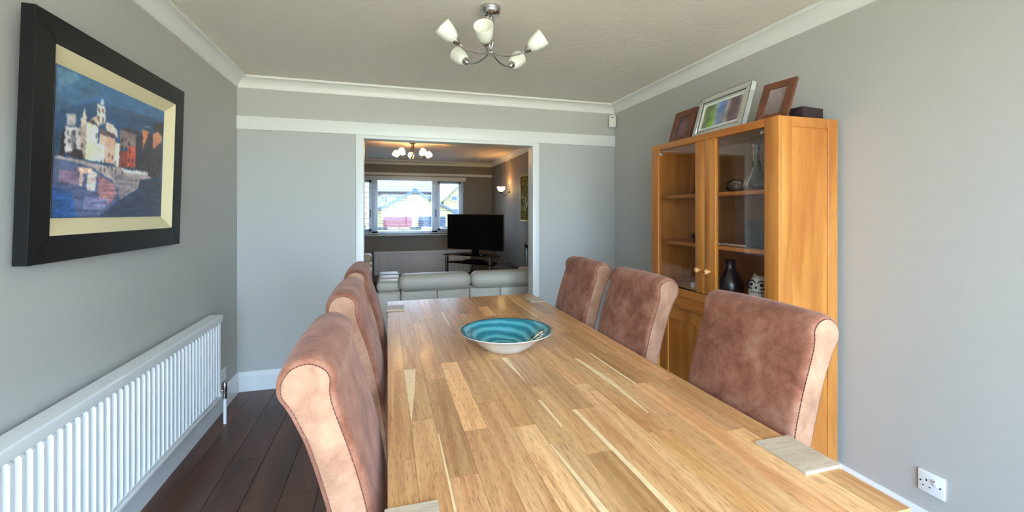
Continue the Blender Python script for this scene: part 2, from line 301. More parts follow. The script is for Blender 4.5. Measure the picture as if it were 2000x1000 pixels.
# mouldings swept along walls with mitred ends
def sweep(name, prof, p0, p1, inward, m0, m1, mat, label, cat):
    p0 = Vector(p0); p1 = Vector(p1); d = (p1-p0).normalized(); n = Vector(inward); N = len(prof); vs = []
    for e, (p, m) in enumerate(((p0, m0), (p1, m1))):
        for q, z in prof:
            vs.append(p+n*q+d*(q*m*(1 if e == 0 else -1))+Vector((0, 0, z)))
    fs = [(i, (i+1) % N, N+(i+1) % N, N+i) for i in range(N)]+[tuple(range(N))[::-1], tuple(range(N, 2*N))]
    return struct(MB().raw(vs, fs).build(name, mat, smooth=25), label, cat)
cov = [(0, 2.288), (0.010, 2.288), (0.011, 2.296)]+[(0.011+0.058*(1-math.cos(t)), 2.296+0.058*math.sin(t)) for t in [PI/2*k/8 for k in range(1, 9)]]+[(0.082, 2.354), (0.084, 2.369), (0, 2.369)]
sweep('trim_1', cov, (XL, YB, 0), (XL, YW, 0), (1, 0, 0), 1, 1, 'trim_white', 'white coved cornice above the harbour picture wall', 'cornice')
sweep('trim_2', cov, (XL, YW, 0), (XR, YW, 0), (0, -1, 0), 1, 1, 'trim_white', 'white coved cornice above the lounge opening', 'cornice')
sweep('trim_3', cov, (XR, YB, 0), (XR, YW, 0), (-1, 0, 0), 1, 1, 'trim_white', 'white coved cornice above the oak display cabinet', 'cornice')
sweep('trim_4', cov, (LX0, LY1, 0), (LX1, LY1, 0), (0, -1, 0), 1, 1, 'trim_white', 'white coved cornice above the lounge window', 'cornice')
sweep('trim_5', cov, (LX1, LY0, 0), (LX1, LY1, 0), (-1, 0, 0), 0, 1, 'trim_white', 'white coved cornice above the lounge wall lamp', 'cornice')
skt = [(0, 0), (0.018, 0), (0.018, 0.105), (0.012, 0.113), (0.012, 0.130), (0.006, 0.146), (0, 0.146)]
sweep('baseboard_left', skt, (XL, YB, 0), (XL, YW, 0), (1, 0, 0), 1, 1, 'gloss_white', 'white skirting board under the radiator wall', 'skirting')
sweep('baseboard_back_left', skt, (XL, YW, 0), (OX0-0.062, YW, 0), (0, -1, 0), 1, 0, 'gloss_white', 'white skirting board left of the lounge opening', 'skirting')
sweep('baseboard_back_right', skt, (OX1+0.062, YW, 0), (XR, YW, 0), (0, -1, 0), 0, 1, 'gloss_white', 'white skirting board right of the lounge opening', 'skirting')
sweep('baseboard_right', skt, (XR, YB, 0), (XR, YW, 0), (-1, 0, 0), 1, 1, 'gloss_white', 'white skirting board below the wall socket', 'skirting')
struct(B(XL, XR, YW-0.016, YW, 1.976, 2.077).build('trim_6', 'trim_white', bevel=0.003), 'flat white picture rail across the wall above the opening', 'picture rail')
struct(B(LX0, LX1, LY1-0.03, LY1, 2.075, 2.125).build('trim_7', 'trim_white', bevel=0.004), 'narrow white picture rail above the lounge window', 'picture rail')
ar = struct(MB().box(OX0-0.062, OX0, YW-0.018, YW, 0, 1.976).build('trim_8', 'trim_white', bevel=0.004), 'white architrave on the left of the lounge opening', 'architrave')
struct(MB().box(OX1, OX1+0.062, YW-0.018, YW, 0, 1.976).build('trim_9', 'trim_white', bevel=0.004), 'white architrave on the right of the lounge opening', 'architrave')
struct(MB().box(OX0, OX1, YW-0.018, YW, OZ, 1.976).build('trim_10', 'trim_white', bevel=0.002), 'thin white head board over the lounge opening', 'architrave')
struct(MB().box(OX0-0.012, OX0, YW, YW+0.11, 0, OZ).box(OX1, OX1+0.012, YW, YW+0.11, 0, OZ).box(OX0-0.012, OX1+0.012, YW, YW+0.11, OZ, OZ+0.012).build('trim_11', 'trim_white'), 'white lining boards inside the lounge opening', 'lining')
# lounge window
wy0, wy1 = LY1+0.10, LY1+0.17
fr = MB()
fr.box(WX0, WX1, wy0, wy1, WZ1-0.05, WZ1).box(WX0, WX1, wy0, wy1, WZ0, WZ0+0.06).box(WX0, WX0+0.05, wy0, wy1, WZ0, WZ1).box(WX1-0.05, WX1, wy0, wy1, WZ0, WZ1)
for a, b in ((-0.300, -0.185), (0.860, 0.975)): fr.box(a, b, wy0, wy1, WZ0, WZ1)
win = struct(fr.build('window_1', 'upvc', bevel=0.004), 'wide white framed lounge window with three lights', 'window')
for a, b in ((WX0+0.05, -0.300), (0.975, WX1-0.05)):      # opening casements with their own sash
    s = MB().box(a, b, wy0-0.015, wy0+0.03, WZ1-0.10, WZ1-0.05).box(a, b, wy0-0.015, wy0+0.03, WZ0+0.06, WZ0+0.11).box(a, a+0.05, wy0-0.015, wy0+0.03, WZ0+0.06, WZ1-0.05).box(b-0.05, b, wy0-0.015, wy0+0.03, WZ0+0.06, WZ1-0.05).build('sash', 'upvc', win, bevel=0.004)
    B(a+0.05, b-0.05, wy0+0.01, wy0+0.014, WZ0+0.11, WZ1-0.10).build('pane', 'double_glazing', win)
    hx = b-0.025 if a < 0 else a-0.04
    MB().box(hx-0.008, hx+0.008, wy0-0.045, wy0-0.015, 1.36, 1.40).box(hx-0.006, hx+0.010, wy0-0.05, wy0-0.035, 1.26, 1.40).build('handle', 'black_matt', win, bevel=0.003)
B(-0.185, 0.860, wy0+0.02, wy0+0.024, WZ0+0.06, WZ1-0.05).build('pane', 'double_glazing', win)
struct(B(WX0-0.05, WX1+0.05, LY1-0.07, wy0, WZ0-0.025, WZ0).build('trim_12', 'gloss_white', bevel=0.006), 'white sill board under the lounge window', 'window sill')
# neighbouring ground
struct(B(-60, 60, LY1+0.25, 120, -1.3, -1.1).build('ground', 'tarmac'), 'pale road and drive outside the lounge window', 'ground')
struct(B(-40, 40, -60, YB-0.15, -0.3, -0.12).build('ground_patio', 'patio'), 'unseen patio outside the garden doors, made pale to bounce light indoors', 'ground')  # unseen ground, added pale and warm to bounce light onto the ceiling

# ------------------------------------------------------------------ dining table
TO = (0.5, 1.78, 0)
table = thing('dining_table', 'long solid oak dining table with mixed staves and pale sapwood streaks', 'table', TO)
TY0, TY1, TZ = 0.60, 2.955, 0.76
def T(mb, name, mat, parent, **k): return mb.build(name, mat, parent, org=TO, **k)
top = T(B(0.001, 0.999, TY0+0.001, TY1-0.001, TZ-0.038, TZ-0.012), 'table_top', 'oak_table', table)
cols = [0, 0.062, 0.128, 0.197, 0.262, 0.328, 0.395, 0.462, 0.533, 0.60, 0.667, 0.733, 0.805, 0.872, 0.936, 1.0]
known = {0: [(1.05, 0.97), (1.66, 1.05)], 1: [(1.24, 1.0)], 2: [(0.95, 1.06), (1.53, 0.86)], 3: [(1.145, 1.0), (1.685, 1.25)], 4: [(1.30, 1.02), (1.69, 1.1)],
         5: [(1.128, 1.14), (1.9, 0.95)], 6: [(1.02, 1.08), (1.67, 1.0)], 7: [(0.952, 0.84), (1.37, 1.04), (1.676, 0.80)], 8: [(1.18, 1.0), (2.376, 0.92), (2.63, 1.32)],
         9: [(1.35, 1.12), (2.05, 1.0)], 10: [(1.0, 1.03), (1.75, 1.05)], 11: [(1.54, 1.1), (2.2, 0.94)], 12: [(1.30, 1.05), (1.955, 0.85)], 13: [(0.95, 1.12), (1.62, 0.92)], 14: [(1.3, 1.0), (2.1, 1.04)]}
for i in range(15):
    ys = [(TY0, None)]+known[i]
    y = ys[-1][0]
    while y < TY1-1.0: y += random.uniform(0.55, 0.85); ys.append((y, random.uniform(0.85, 1.08)))
    for k, (y0, _) in enumerate(ys):
        y1 = ys[k+1][0] if k+1 < len(ys) else TY1
        t = (ys[k+1][1] if k+1 < len(ys) and k < len(known[i]) else random.uniform(0.82, 1.05))**1.35
        s = T(B(cols[i]+0.0003, cols[i+1]-0.0003, y0+0.0003, y1-0.0003, TZ-0.013, TZ), 'stave', 'oak_table', top, smooth=0)
        g = random.uniform(0.96, 1.0); s.color = (t, t*(g if t < 1.1 else 1.04), t*(random.uniform(0.88, 1.02) if t < 1.1 else 1.10), 1)
for poly in ([(0.058, 1.656), (0.101, 1.651), (0.085, 1.44), (0.064, 1.238)], [(0.440, 1.68), (0.462, 1.68), (0.462, 1.40)], [(0.452, 1.275), (0.463, 1.26), (0.463, 1.09), (0.457, 1.10)],
             [(0.528, 1.18), (0.54, 1.18), (0.547, 0.85), (0.549, 0.62), (0.533, 0.62), (0.534, 0.85)], [(0.395, 1.02), (0.399, 1.02), (0.418, 0.76), (0.424, 0.61), (0.40, 0.61), (0.402, 0.8)],
             [(0.722, 1.60), (0.738, 1.58), (0.754, 1.35), (0.738, 1.10), (0.733, 1.10), (0.735, 1.3)], [(0.808, 1.64), (0.816, 1.64), (0.822, 1.30), (0.812, 1.30)], [(0.796, 2.77), (0.806, 2.77), (0.814, 2.28), (0.803, 2.28)],
             [(0.30, 2.55), (0.31, 2.55), (0.315, 2.22), (0.305, 2.22)], [(0.128, 1.15), (0.131, 1.15), (0.131, 0.66), (0.124, 0.66)]):
    T(MB().prism(poly, TZ-0.002, TZ+0.0002, 'z'), 'sapwood_streak', 'sapwood', top, smooth=0)
for sx in (0, 1):
    for y0 in (0.74, 2.66):
        x0, x1 = (-0.006, 0.098) if sx == 0 else (0.900, 1.008)
        leg = T(B(x0+(0.006 if sx == 0 else 0), x1-(0.008 if sx else 0), y0, y0+0.14, 0, TZ-0.038), 'leg', 'oak_table', table, bevel=0.004)
        T(B(x0, x1, y0, y0+0.14, TZ-0.038, TZ+0.006), 'tenon_block', 'oak_endgrain', leg, bevel=0.0015, seg=1)
T(MB().box(0.04, 0.065, 0.88, 2.66, 0.65, TZ-0.038).box(0.935, 0.96, 0.88, 2.66, 0.65, TZ-0.038).box(0.1, 0.9, 0.80, 0.825, 0.65, TZ-0.038).box(0.1, 0.9, 2.72, 2.745, 0.65, TZ-0.038), 'apron', 'oak_table', table)

# ------------------------------------------------------------------ dining chairs
def make_chair():
    t = thing('dining_chair', '', 'chair')
    W = 0.208
    front = [(0.015, 0.40), (0.006, 0.55), (-0.010, 0.66), (-0.028, 0.76), (-0.045, 0.83), (-0.063, 0.89), (-0.094, 0.985)]
    cap = [(-0.150+0.057*math.cos(a), 1.012+0.057*math.sin(a)) for a in [math.radians(k) for k in (20, 55, 90, 125, 160, 195)]]
    back = [(-0.188, 0.968), (-0.172, 0.935), (-0.150, 0.88), (-0.116, 0.76), (-0.095, 0.66), (-0.082, 0.55), (-0.075, 0.40)]
    prof = catmull(front+cap+back, 4)
    n = len(prof)
    def inset(d):
        out = []
        for i in range(n):
            a = Vector(prof[max(i-1, 0)]); b = Vector(prof[min(i+1, n-1)]); tt = (b-a).normalized(); nn = Vector((-tt.y, tt.x))   # left of travel = inside (travel up the front, over, down the back)
            out.append((prof[i][0]+nn.x*d, prof[i][1]+nn.y*d))
        return out
    # wrap: crowned across the width so that the roll looks padded
    mb = MB(); ys = [-W, -W+0.006, -W+0.018, -W*0.5, 0, W*0.5, W-0.018, W-0.006, W]; off = [0.010, 0.003, 0, -0.004, -0.006, -0.004, 0, 0.003, 0.010]
    rows = []
    for y, d in zip(ys, off):
        q = inset(d); rows.append([(p[0], y, p[1]) for p in q])
    vs = [p for r in rows for p in r]; fs = []
    for j in range(len(rows)-1):
        for i in range(n): fs.append((j*n+i, j*n+(i+1) % n, (j+1)*n+(i+1) % n, (j+1)*n+i))
    fs += [tuple(range(n)), tuple(range((len(rows)-1)*n, len(rows)*n))[::-1]]
    bk = mb.raw(vs, fs).build('backrest', 'suede', t, smooth=60)
    q = inset(0.013); q2 = inset(0.018)
    for s in (-1, 1):
        pan = MB().prism(q, s*(W-0.004), s*(W+0.002), 'y')
        pan.raw([(p[0], s*(W+0.002), p[1]) for p in q]+[(p[0], s*(W+0.005), p[1]) for p in q2], [(i, (i+1) % n, n+(i+1) % n, n+i) for i in range(n)]+[tuple(range(n, 2*n))])
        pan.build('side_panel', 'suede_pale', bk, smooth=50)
        st = MB()
        q3 = inset(0.0125); acc = 0
        for i in range(n-1):
            a = Vector((q3[i][0], s*(W+0.001), q3[i][1])); b = Vector((q3[i+1][0], s*(W+0.001), q3[i+1][1]))
            k = max(1, int((b-a).length/0.008))
            for j in range(k):
                c0 = a.lerp(b, j/k); c1 = a.lerp(b, (j+0.72)/k); st.tube([c0, c1], 0.0016, 4)
        st.build('stitching', 'thread', bk)
    B(-0.07, 0.40, -0.19, 0.19, 0.38, 0.488).build('seat', 'suede', t, bevel=0.025, seg=4, smooth=60)
    for lx in (-0.055, 0.355):
        for s in (-1, 1):
            y = s*0.17; dx = -0.04 if lx < 0 else 0
            MB().raw([(lx+dx-0.014, y-0.014, 0), (lx+dx+0.014, y-0.014, 0), (lx+dx+0.014, y+0.014, 0), (lx+dx-0.014, y+0.014, 0), (lx-0.02, y-0.02, 0.382), (lx+0.02, y-0.02, 0.382), (lx+0.02, y+0.02, 0.382), (lx-0.02, y+0.02, 0.382)],
                     [(0, 1, 2, 3), (4, 5, 6, 7), (0, 1, 5, 4), (1, 2, 6, 5), (2, 3, 7, 6), (3, 0, 4, 7)]).build('leg', 'leg_wood', t, bevel=0.003)
    return t
chair = make_chair()
chairs = [(0.0, 1.11, 0, 'nearest brown suede chair on the radiator side, pale stitched side panel facing the viewer'), (0.0, 1.80, 0, 'middle brown suede chair on the radiator side of the table'),
          (0.0, 2.42, 0, 'farthest brown suede chair on the radiator side, next to the lounge opening'), (1.0, 1.096, PI, 'nearest brown suede chair in front of the oak cabinet, beside the pale tenon block'),
          (1.0, 1.78, PI, 'middle brown suede chair on the cabinet side of the table'), (1.0, 2.355, PI, 'farthest brown suede chair on the cabinet side, in front of the blank grey wall')]
for i, (x, y, r, lab) in enumerate(chairs):
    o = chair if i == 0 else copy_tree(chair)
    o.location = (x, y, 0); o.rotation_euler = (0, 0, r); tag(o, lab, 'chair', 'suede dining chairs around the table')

# ------------------------------------------------------------------ bowl
bw = thing('bowl', 'wide ceramic bowl with turquoise glazed inside and cream outside on the table', 'bowl', (0.495, 1.80, TZ))
MB().lathe([(0.0, 0.0), (0.085, 0.0), (0.094, 0.004), (0.122, 0.026), (0.150, 0.050), (0.172, 0.064), (0.197, 0.076), (0.201, 0.079), (0.2005, 0.081)], 96, caps=False).build('outer_wall', 'ceramic_out', bw, smooth=60)
MB().lathe([(0.2005, 0.081), (0.198, 0.082), (0.190, 0.079)], 96, caps=False).build('rim', 'rim_teal', bw, smooth=60)
MB().lathe([(0.190, 0.079), (0.170, 0.069), (0.148, 0.056), (0.120, 0.033), (0.092, 0.012), (0.06, 0.008), (0.0, 0.007)], 96, caps=False).build('glazed_inside', 'glaze_teal', bw, smooth=60)

# ------------------------------------------------------------------ radiators
def radiator(name, label, loc, rz, length, z0, z1, depth, pitch, valve=True):
    """length along local +y, front towards +x, back near x=0"""
    t = thing(name, label, 'radiator', loc, rz)
    d = depth; n = int(length/pitch); p = length/n; za, zb = z0+0.022, z1-0.05
    prof = [(0, 0.0)]
    for i in range(n):
        y = i*p; prof += [(y+p*0.36, 0), (y+p*0.48, 0.013), (y+p*0.76, 0.013), (y+p*0.90, 0)]
    prof.append((length, 0)); N = len(prof); vs = []; fs = []
    zs = [(z0, 0), (za, 0), (za+0.018, 1), (zb-0.012, 1), (zb+0.006, 0), (z1-0.03, 0)]
    for z, k in zs: vs += [(d-0.016+h*k, y, z) for y, h in prof]
    for j in range(len(zs)-1): fs += [(j*N+i, j*N+i+1, (j+1)*N+i+1, (j+1)*N+i) for i in range(N-1)]
    MB().raw(vs, fs).build('fluted_panel', 'radiator_white', t, smooth=20)
    B(0.03, 0.04, 0.005, length-0.005, z0, z1-0.03).build('back_panel', 'radiator_white', t)
    B(d-0.016, d+0.002, -0.002, length+0.002, z0-0.004, z0+0.016).build('bottom_rail', 'radiator_white', t, bevel=0.005)
    cp = catmull([(0.024, z1-0.035), (0.024, z1-0.004), (0.028, z1), (d-0.004, z1), (d+0.004, z1-0.003), (d+0.006, z1-0.010), (d+0.004, z1-0.044), (d-0.006, z1-0.046)], 2)
    MB().prism(cp, -0.006, length+0.006, 'y').build('top_cap', 'radiator_white', t, smooth=50)
    for y in (-0.003, length-0.001): B(0.028, d-0.004, y, y+0.004, z0+0.01, z1-0.03).build('side_panel', 'radiator_white', t)
    for y in (0.25, length-0.25): B(0.0, 0.03, y-0.02, y+0.02, z0+0.06, z1-0.08).build('bracket', 'radiator_white', t)
    if valve:
        vx, vy = d+0.002, length+0.056
        MB().lathe([(0.0, 0), (0.013, 0.002), (0.015, 0.02), (0.015, 0.055), (0.011, 0.064), (0, 0.066)], 16, (vx, vy, z0+0.020)).tube([(vx-0.03, length-0.004, z0+0.03), (vx-0.03, vy-0.01, z0+0.03), (vx, vy, z0+0.03)], 0.009, 10).lathe([(0.012, -0.022), (0.012, 0.022)], 12, (vx, vy, z0+0.0)).build('valve', 'chrome', t)
        MB().tube([(vx, vy, z0-0.02), (vx, vy, 0.0)], 0.0095, 12).build('pipe', 'gloss_white', t)
    return t
radiator('radiator', 'long white fluted panel radiator under the harbour picture', (XL, 0.98, 0), 0, 2.11, 0.182, 0.708, 0.088, 0.040)
radiator('radiator', 'white fluted radiator under the lounge window behind the television', (-0.24, LY1, 0), -PI/2, 1.92, 0.145, 0.594, 0.09, 0.05, False)

# ------------------------------------------------------------------ harbour picture
def paint_grid(name, mat, parent, W, H, nx, ny, fn, lx=0.0):
    """flat picture in the local y-z plane, x = lx, colours from fn(s, t)"""
    vs = [(lx, W*i/nx-W/2, H*j/ny) for j in range(ny+1) for i in range(nx+1)]
    fs = [(j*(nx+1)+i, j*(nx+1)+i+1, (j+1)*(nx+1)+i+1, (j+1)*(nx+1)+i) for j in range(ny) for i in range(nx)]
    me = bpy.data.meshes.new(name); me.from_pydata(vs, [], fs); ca = me.color_attributes.new('paint', 'FLOAT_COLOR', 'CORNER')
    buf = []
    for j in range(ny):
        for i in range(nx):
            c = fn((i+0.5)/nx, (j+0.5)/ny); buf += list(srgb(*c))*4
    ca.data.foreach_set('color', buf); me.materials.append(M[mat])
    o = bpy.data.objects.new(name, me); C.objects.link(o); o.parent = parent; return o
POLY = [
((58, 92, 122), [(0.0, 1.0), (0.276, 1.008), (0.323, 0.922), (0.149, 0.792), (0.011, 0.696)]),
((78, 108, 132), [(0.001, 0.98), (0.142, 0.999), (0.156, 0.956), (0.017, 0.836)]),
((40, 68, 98), [(0.006, 0.683), (0.281, 0.854), (1.002, 0.915), (1.006, 0.713), (0.504, 0.681), (0.01, 0.436)]),
((28, 30, 36), [(0.045, 0.546), (0.066, 0.598), (0.078, 0.427), (0.039, 0.397)]),
((176, 170, 170), [(0.071, 0.614), (0.174, 0.629), (0.218, 0.48), (0.201, 0.415), (0.072, 0.437)]),
((110, 108, 118), [(0.108, 0.563), (0.125, 0.603), (0.144, 0.596), (0.147, 0.513), (0.162, 0.444), (0.118, 0.459)]),
((150, 145, 148), [(0.079, 0.702), (0.14, 0.714), (0.142, 0.632), (0.079, 0.62)]),
((196, 180, 168), [(0.181, 0.702), (0.199, 0.779), (0.22, 0.715), (0.219, 0.642), (0.174, 0.629)]),
((204, 176, 160), [(0.238, 0.704), (0.299, 0.755), (0.33, 0.687), (0.288, 0.661), (0.232, 0.671)]),
((214, 184, 164), [(0.299, 0.834), (0.363, 0.841), (0.372, 0.705), (0.3, 0.704)]),
((150, 160, 172), [(0.318, 0.841), (0.338, 0.899), (0.362, 0.849)]),
((96, 66, 58), [(0.308, 0.814), (0.32, 0.815), (0.321, 0.782), (0.309, 0.783)]),
((96, 66, 58), [(0.339, 0.815), (0.353, 0.817), (0.354, 0.787), (0.34, 0.786)]),
((96, 66, 58), [(0.306, 0.751), (0.322, 0.753), (0.323, 0.713), (0.307, 0.714)]),
((96, 66, 58), [(0.341, 0.751), (0.358, 0.752), (0.359, 0.711), (0.343, 0.711)]),
((70, 60, 66), [(0.224, 0.691), (0.272, 0.715), (0.323, 0.671), (0.287, 0.668)]),
((236, 214, 180), [(0.218, 0.679), (0.313, 0.675), (0.315, 0.617), (0.299, 0.414), (0.214, 0.417)]),
((170, 150, 140), [(0.175, 0.617), (0.221, 0.68), (0.22, 0.418), (0.181, 0.423)]),
((80, 70, 70), [(0.295, 0.624), (0.307, 0.625), (0.307, 0.583), (0.295, 0.581)]),
((196, 150, 132), [(0.325, 0.633), (0.464, 0.628), (0.462, 0.415), (0.321, 0.418)]),
((236, 208, 184), [(0.298, 0.548), (0.372, 0.552), (0.372, 0.417), (0.296, 0.414)]),
((86, 72, 74), [(0.324, 0.658), (0.353, 0.664), (0.469, 0.636), (0.464, 0.621), (0.325, 0.622)]),
((186, 160, 150), [(0.377, 0.72), (0.413, 0.731), (0.479, 0.688), (0.481, 0.619), (0.464, 0.642), (0.379, 0.663)]),
((226, 196, 172), [(0.465, 0.59), (0.507, 0.59), (0.506, 0.398), (0.459, 0.407)]),
((112, 96, 96), [(0.504, 0.702), (0.666, 0.709), (0.67, 0.575), (0.508, 0.555)]),
((60, 54, 62), [(0.5, 0.708), (0.59, 0.74), (0.725, 0.724), (0.676, 0.696)]),
((168, 78, 62), [(0.586, 0.586), (0.669, 0.59), (0.67, 0.415), (0.582, 0.41)]),
((120, 52, 46), [(0.508, 0.538), (0.587, 0.54), (0.582, 0.407), (0.507, 0.401)]),
((46, 42, 50), [(0.667, 0.679), (0.745, 0.729), (0.745, 0.392), (0.675, 0.398)]),
((206, 120, 84), [(0.738, 0.766), (0.811, 0.766), (0.804, 0.698), (0.748, 0.599)]),
((52, 46, 54), [(0.807, 0.746), (0.861, 0.744), (0.864, 0.361), (0.746, 0.377), (0.752, 0.6)]),
((196, 112, 82), [(0.863, 0.76), (0.928, 0.791), (0.979, 0.757), (0.975, 0.706), (0.871, 0.614)]),
((58, 50, 56), [(0.867, 0.613), (0.98, 0.707), (0.983, 0.343), (0.864, 0.361)]),
((40, 40, 48), [(0.859, 0.856), (0.985, 0.885), (0.983, 0.758), (0.928, 0.794), (0.868, 0.762)]),
((120, 140, 160), [(0.763, 0.804), (0.827, 0.815), (0.823, 0.798), (0.76, 0.786)]),
((48, 44, 52), [(0.078, 0.427), (0.136, 0.474), (0.192, 0.474), (0.207, 0.416), (0.15, 0.412)]),
((150, 136, 136), [(0.011, 0.408), (0.163, 0.408), (0.296, 0.394), (0.513, 0.399), (0.733, 0.391), (0.86, 0.361), (0.817, 0.325), (0.698, 0.237), (0.52, 0.14), (0.45, 0.284), (0.298, 0.356), (0.139, 0.386), (0.007, 0.385)]),
((120, 110, 116), [(0.417, 0.347), (0.735, 0.323), (0.66, 0.234), (0.52, 0.14), (0.5, 0.248)]),
((218, 206, 200), [(0.53, 0.388), (0.815, 0.402), (0.816, 0.371), (0.734, 0.368), (0.548, 0.362)]),
((44, 50, 72), [(0.735, 0.331), (0.992, 0.344), (1.0, -0.0), (0.309, 0.004), (0.425, 0.069), (0.537, 0.141), (0.698, 0.222)]),
((76, 86, 116), [(0.004, 0.379), (0.139, 0.38), (0.298, 0.35), (0.45, 0.277), (0.518, 0.222), (0.504, 0.139), (0.425, 0.069), (0.323, 0.004), (0.0, 0.0)]),
((44, 80, 132), [(0.002, 0.213), (0.122, 0.178), (0.177, 0.004), (0.0, 0.0)]),
((176, 150, 150), [(0.18, 0.351), (0.211, 0.346), (0.202, 0.22), (0.176, 0.224)]),
((206, 176, 166), [(0.246, 0.346), (0.313, 0.333), (0.303, 0.192), (0.235, 0.199)]),
((150, 104, 110), [(0.327, 0.322), (0.467, 0.259), (0.494, 0.179), (0.425, 0.095), (0.334, 0.118)]),
((120, 100, 124), [(0.037, 0.317), (0.166, 0.324), (0.175, 0.23), (0.039, 0.239)]),
((110, 112, 150), [(0.223, 0.149), (0.423, 0.135), (0.365, 0.055), (0.213, 0.064)]),
]
def inside(p, x, y):
    r = False; j = len(p)-1
    for i in range(len(p)):
        if (p[i][1] > y) != (p[j][1] > y) and x < (p[j][0]-p[i][0])*(y-p[i][1])/(p[j][1]-p[i][1])+p[i][0]: r = not r
        j = i
    return r
from mathutils import noise as mn
BBX = [(min(q[0] for q in p), max(q[0] for q in p), min(q[1] for q in p), max(q[1] for q in p)) for _, p in POLY]
WIN = [(x, y) for x, y, n in ((0.10, 0.52, 0), (0.14, 0.50, 0), (0.19, 0.51, 0), (0.13, 0.58, 0), (0.09, 0.57, 0), (0.17, 0.59, 0), (0.345, 0.36, 0), (0.375, 0.36, 0), (0.345, 0.42, 0), (0.375, 0.42, 0), (0.345, 0.30, 0), (0.41, 0.40, 0), (0.41, 0.48, 0), (0.44, 0.47, 0), (0.44, 0.38, 0), (0.47, 0.43, 0), (0.475, 0.36, 0), (0.53, 0.62, 0), (0.56, 0.63, 0), (0.60, 0.61, 0), (0.53, 0.56, 0), (0.57, 0.56, 0), (0.61, 0.55, 0), (0.60, 0.47, 0), (0.64, 0.47, 0), (0.60, 0.40, 0), (0.64, 0.40, 0), (0.54, 0.42, 0), (0.54, 0.36, 0), (0.75, 0.50, 0), (0.80, 0.48, 0), (0.75, 0.40, 0), (0.80, 0.40, 0), (0.88, 0.46, 0), (0.94, 0.44, 0), (0.90, 0.38, 0))]
def harbour(s, t):
    a = [dab(s+dx, t+dy) for dx, dy in ((-0.004, 0.002), (0.004, -0.002), (0.001, 0.006), (-0.001, -0.006))]
    return tuple(sum(c[i] for c in a)/4 for i in range(3))
def dab(s, t):
    j = 0.010
    s1 = s+j*mn.noise((s*40, t*40, 3)); t1 = t+j*mn.noise((s*40, t*40, 9))
    c = (36+26*(t-0.4), 70+34*(t-0.4), 104+42*(t-0.4))
    for (col, p), b in zip(POLY, BBX):
        if b[0] <= s1 <= b[1] and b[2] <= t1 <= b[3] and inside(p, s1, t1): c = col
    if 0.28 < t < 0.66:
        for wx, wy in WIN:
            if abs(s1-wx) < 0.008 and abs(t1-wy) < 0.016: c = tuple(k*0.5 for k in c)
    if t < 0.33: k = 1+0.30*mn.noise((s*9, t*50, 1))+0.22*mn.noise((s*40, t*90, 1))
    else: k = 1+0.20*mn.noise((s*7, t*9, 5))+0.16*mn.noise((s*26, t*26, 5))+0.10*mn.noise((s*70, t*70, 2))
    return tuple(max(4, min(250, v*k*1.36)) for v in c)
PW, PH = 0.985, 0.790
pic = thing('framed_painting', 'large black framed painting of a harbour town hung above the radiator', 'painting', (XL+0.014, 2.1325, 1.187)); pic.rotation_euler = (0, math.radians(1.6), 0)
fd = 0.036
def ring(y0, y1, z0, z1, w, x0, x1, name, mat, parent, bevel=0.0):
    """four mitred frame members"""
    for a, b, c, d in (((y0, z0), (y1, z0), (y1-w, z0+w), (y0+w, z0+w)), ((y1, z0), (y1, z1), (y1-w, z1-w), (y1-w, z0+w)), ((y1, z1), (y0, z1), (y0+w, z1-w), (y1-w, z1-w)), ((y0, z1), (y0, z0), (y0+w, z0+w), (y0+w, z1-w))):
        MB().prism([a, b, c, d], x0, x1, 'x').build(name, mat, parent, bevel=bevel, seg=1)
ring(-PW/2, PW/2, 0, PH, 0.0865, 0, fd, 'frame_bar', 'frame_black', pic, 0.0012)
iy, iz0, iz1 = PW/2-0.0865, 0.0865, PH-0.0865
a = (fd-0.002); lw = 0.05
MB().raw([(a, -iy, iz0), (a, iy, iz0), (a, iy, iz1), (a, -iy, iz1), (0.006, -iy+lw, iz0+lw+0.006), (0.006, iy-lw, iz0+lw+0.006), (0.006, iy-lw, iz1-lw), (0.006, -iy+lw, iz1-lw)], [(0, 1, 5, 4), (1, 2, 6, 5), (2, 3, 7, 6), (3, 0, 4, 7)]).build('slip', 'mount_cream', pic)
pt = paint_grid('canvas', 'canvas', pic, 2*(iy-lw), iz1-iz0-2*lw-0.006, 190, 140, harbour, 0.008); pt.location = (0, 0, iz0+lw+0.006)
B(0, 0.006, -iy-0.02, iy+0.02, iz0-0.02, iz1+0.02).build('backing', 'frame_side', pic)

# ------------------------------------------------------------------ display cabinet
CX0, CX1, CY0, CY1, CZ = 1.704, 2.062, 1.535, 2.515, 1.79
CO = ((CX0+CX1)/2, (CY0+CY1)/2, 0)
cab = thing('display_cabinet', 'tall oak display cabinet with glazed upper doors against the grey wall', 'cabinet', CO)
def K(mb, name, mat, parent, **k): return mb.build(name, mat, parent, org=CO, **k)
sw = 0.078
for y0 in (CY0, CY1-sw): K(B(CX0, CX0+0.022, y0, y0+sw, 0, CZ), 'front_stile', 'oak_cabinet', cab, bevel=0.002)
K(B(CX0, CX0+0.022, CY0+sw, CY1-sw, 1.752, CZ), 'top_rail', 'oak_cabinet_y', cab, bevel=0.002)
K(B(CX0+0.004, CX1-0.012, CY0+0.02, CY1-0.02, CZ-0.024, CZ-0.004), 'top_board', 'oak_cabinet_y', cab)
K(B(CX1-0.012, CX1, CY0+0.01, CY1-0.01, 0.05, CZ-0.006), 'back_panel', 'oak_inside', cab)
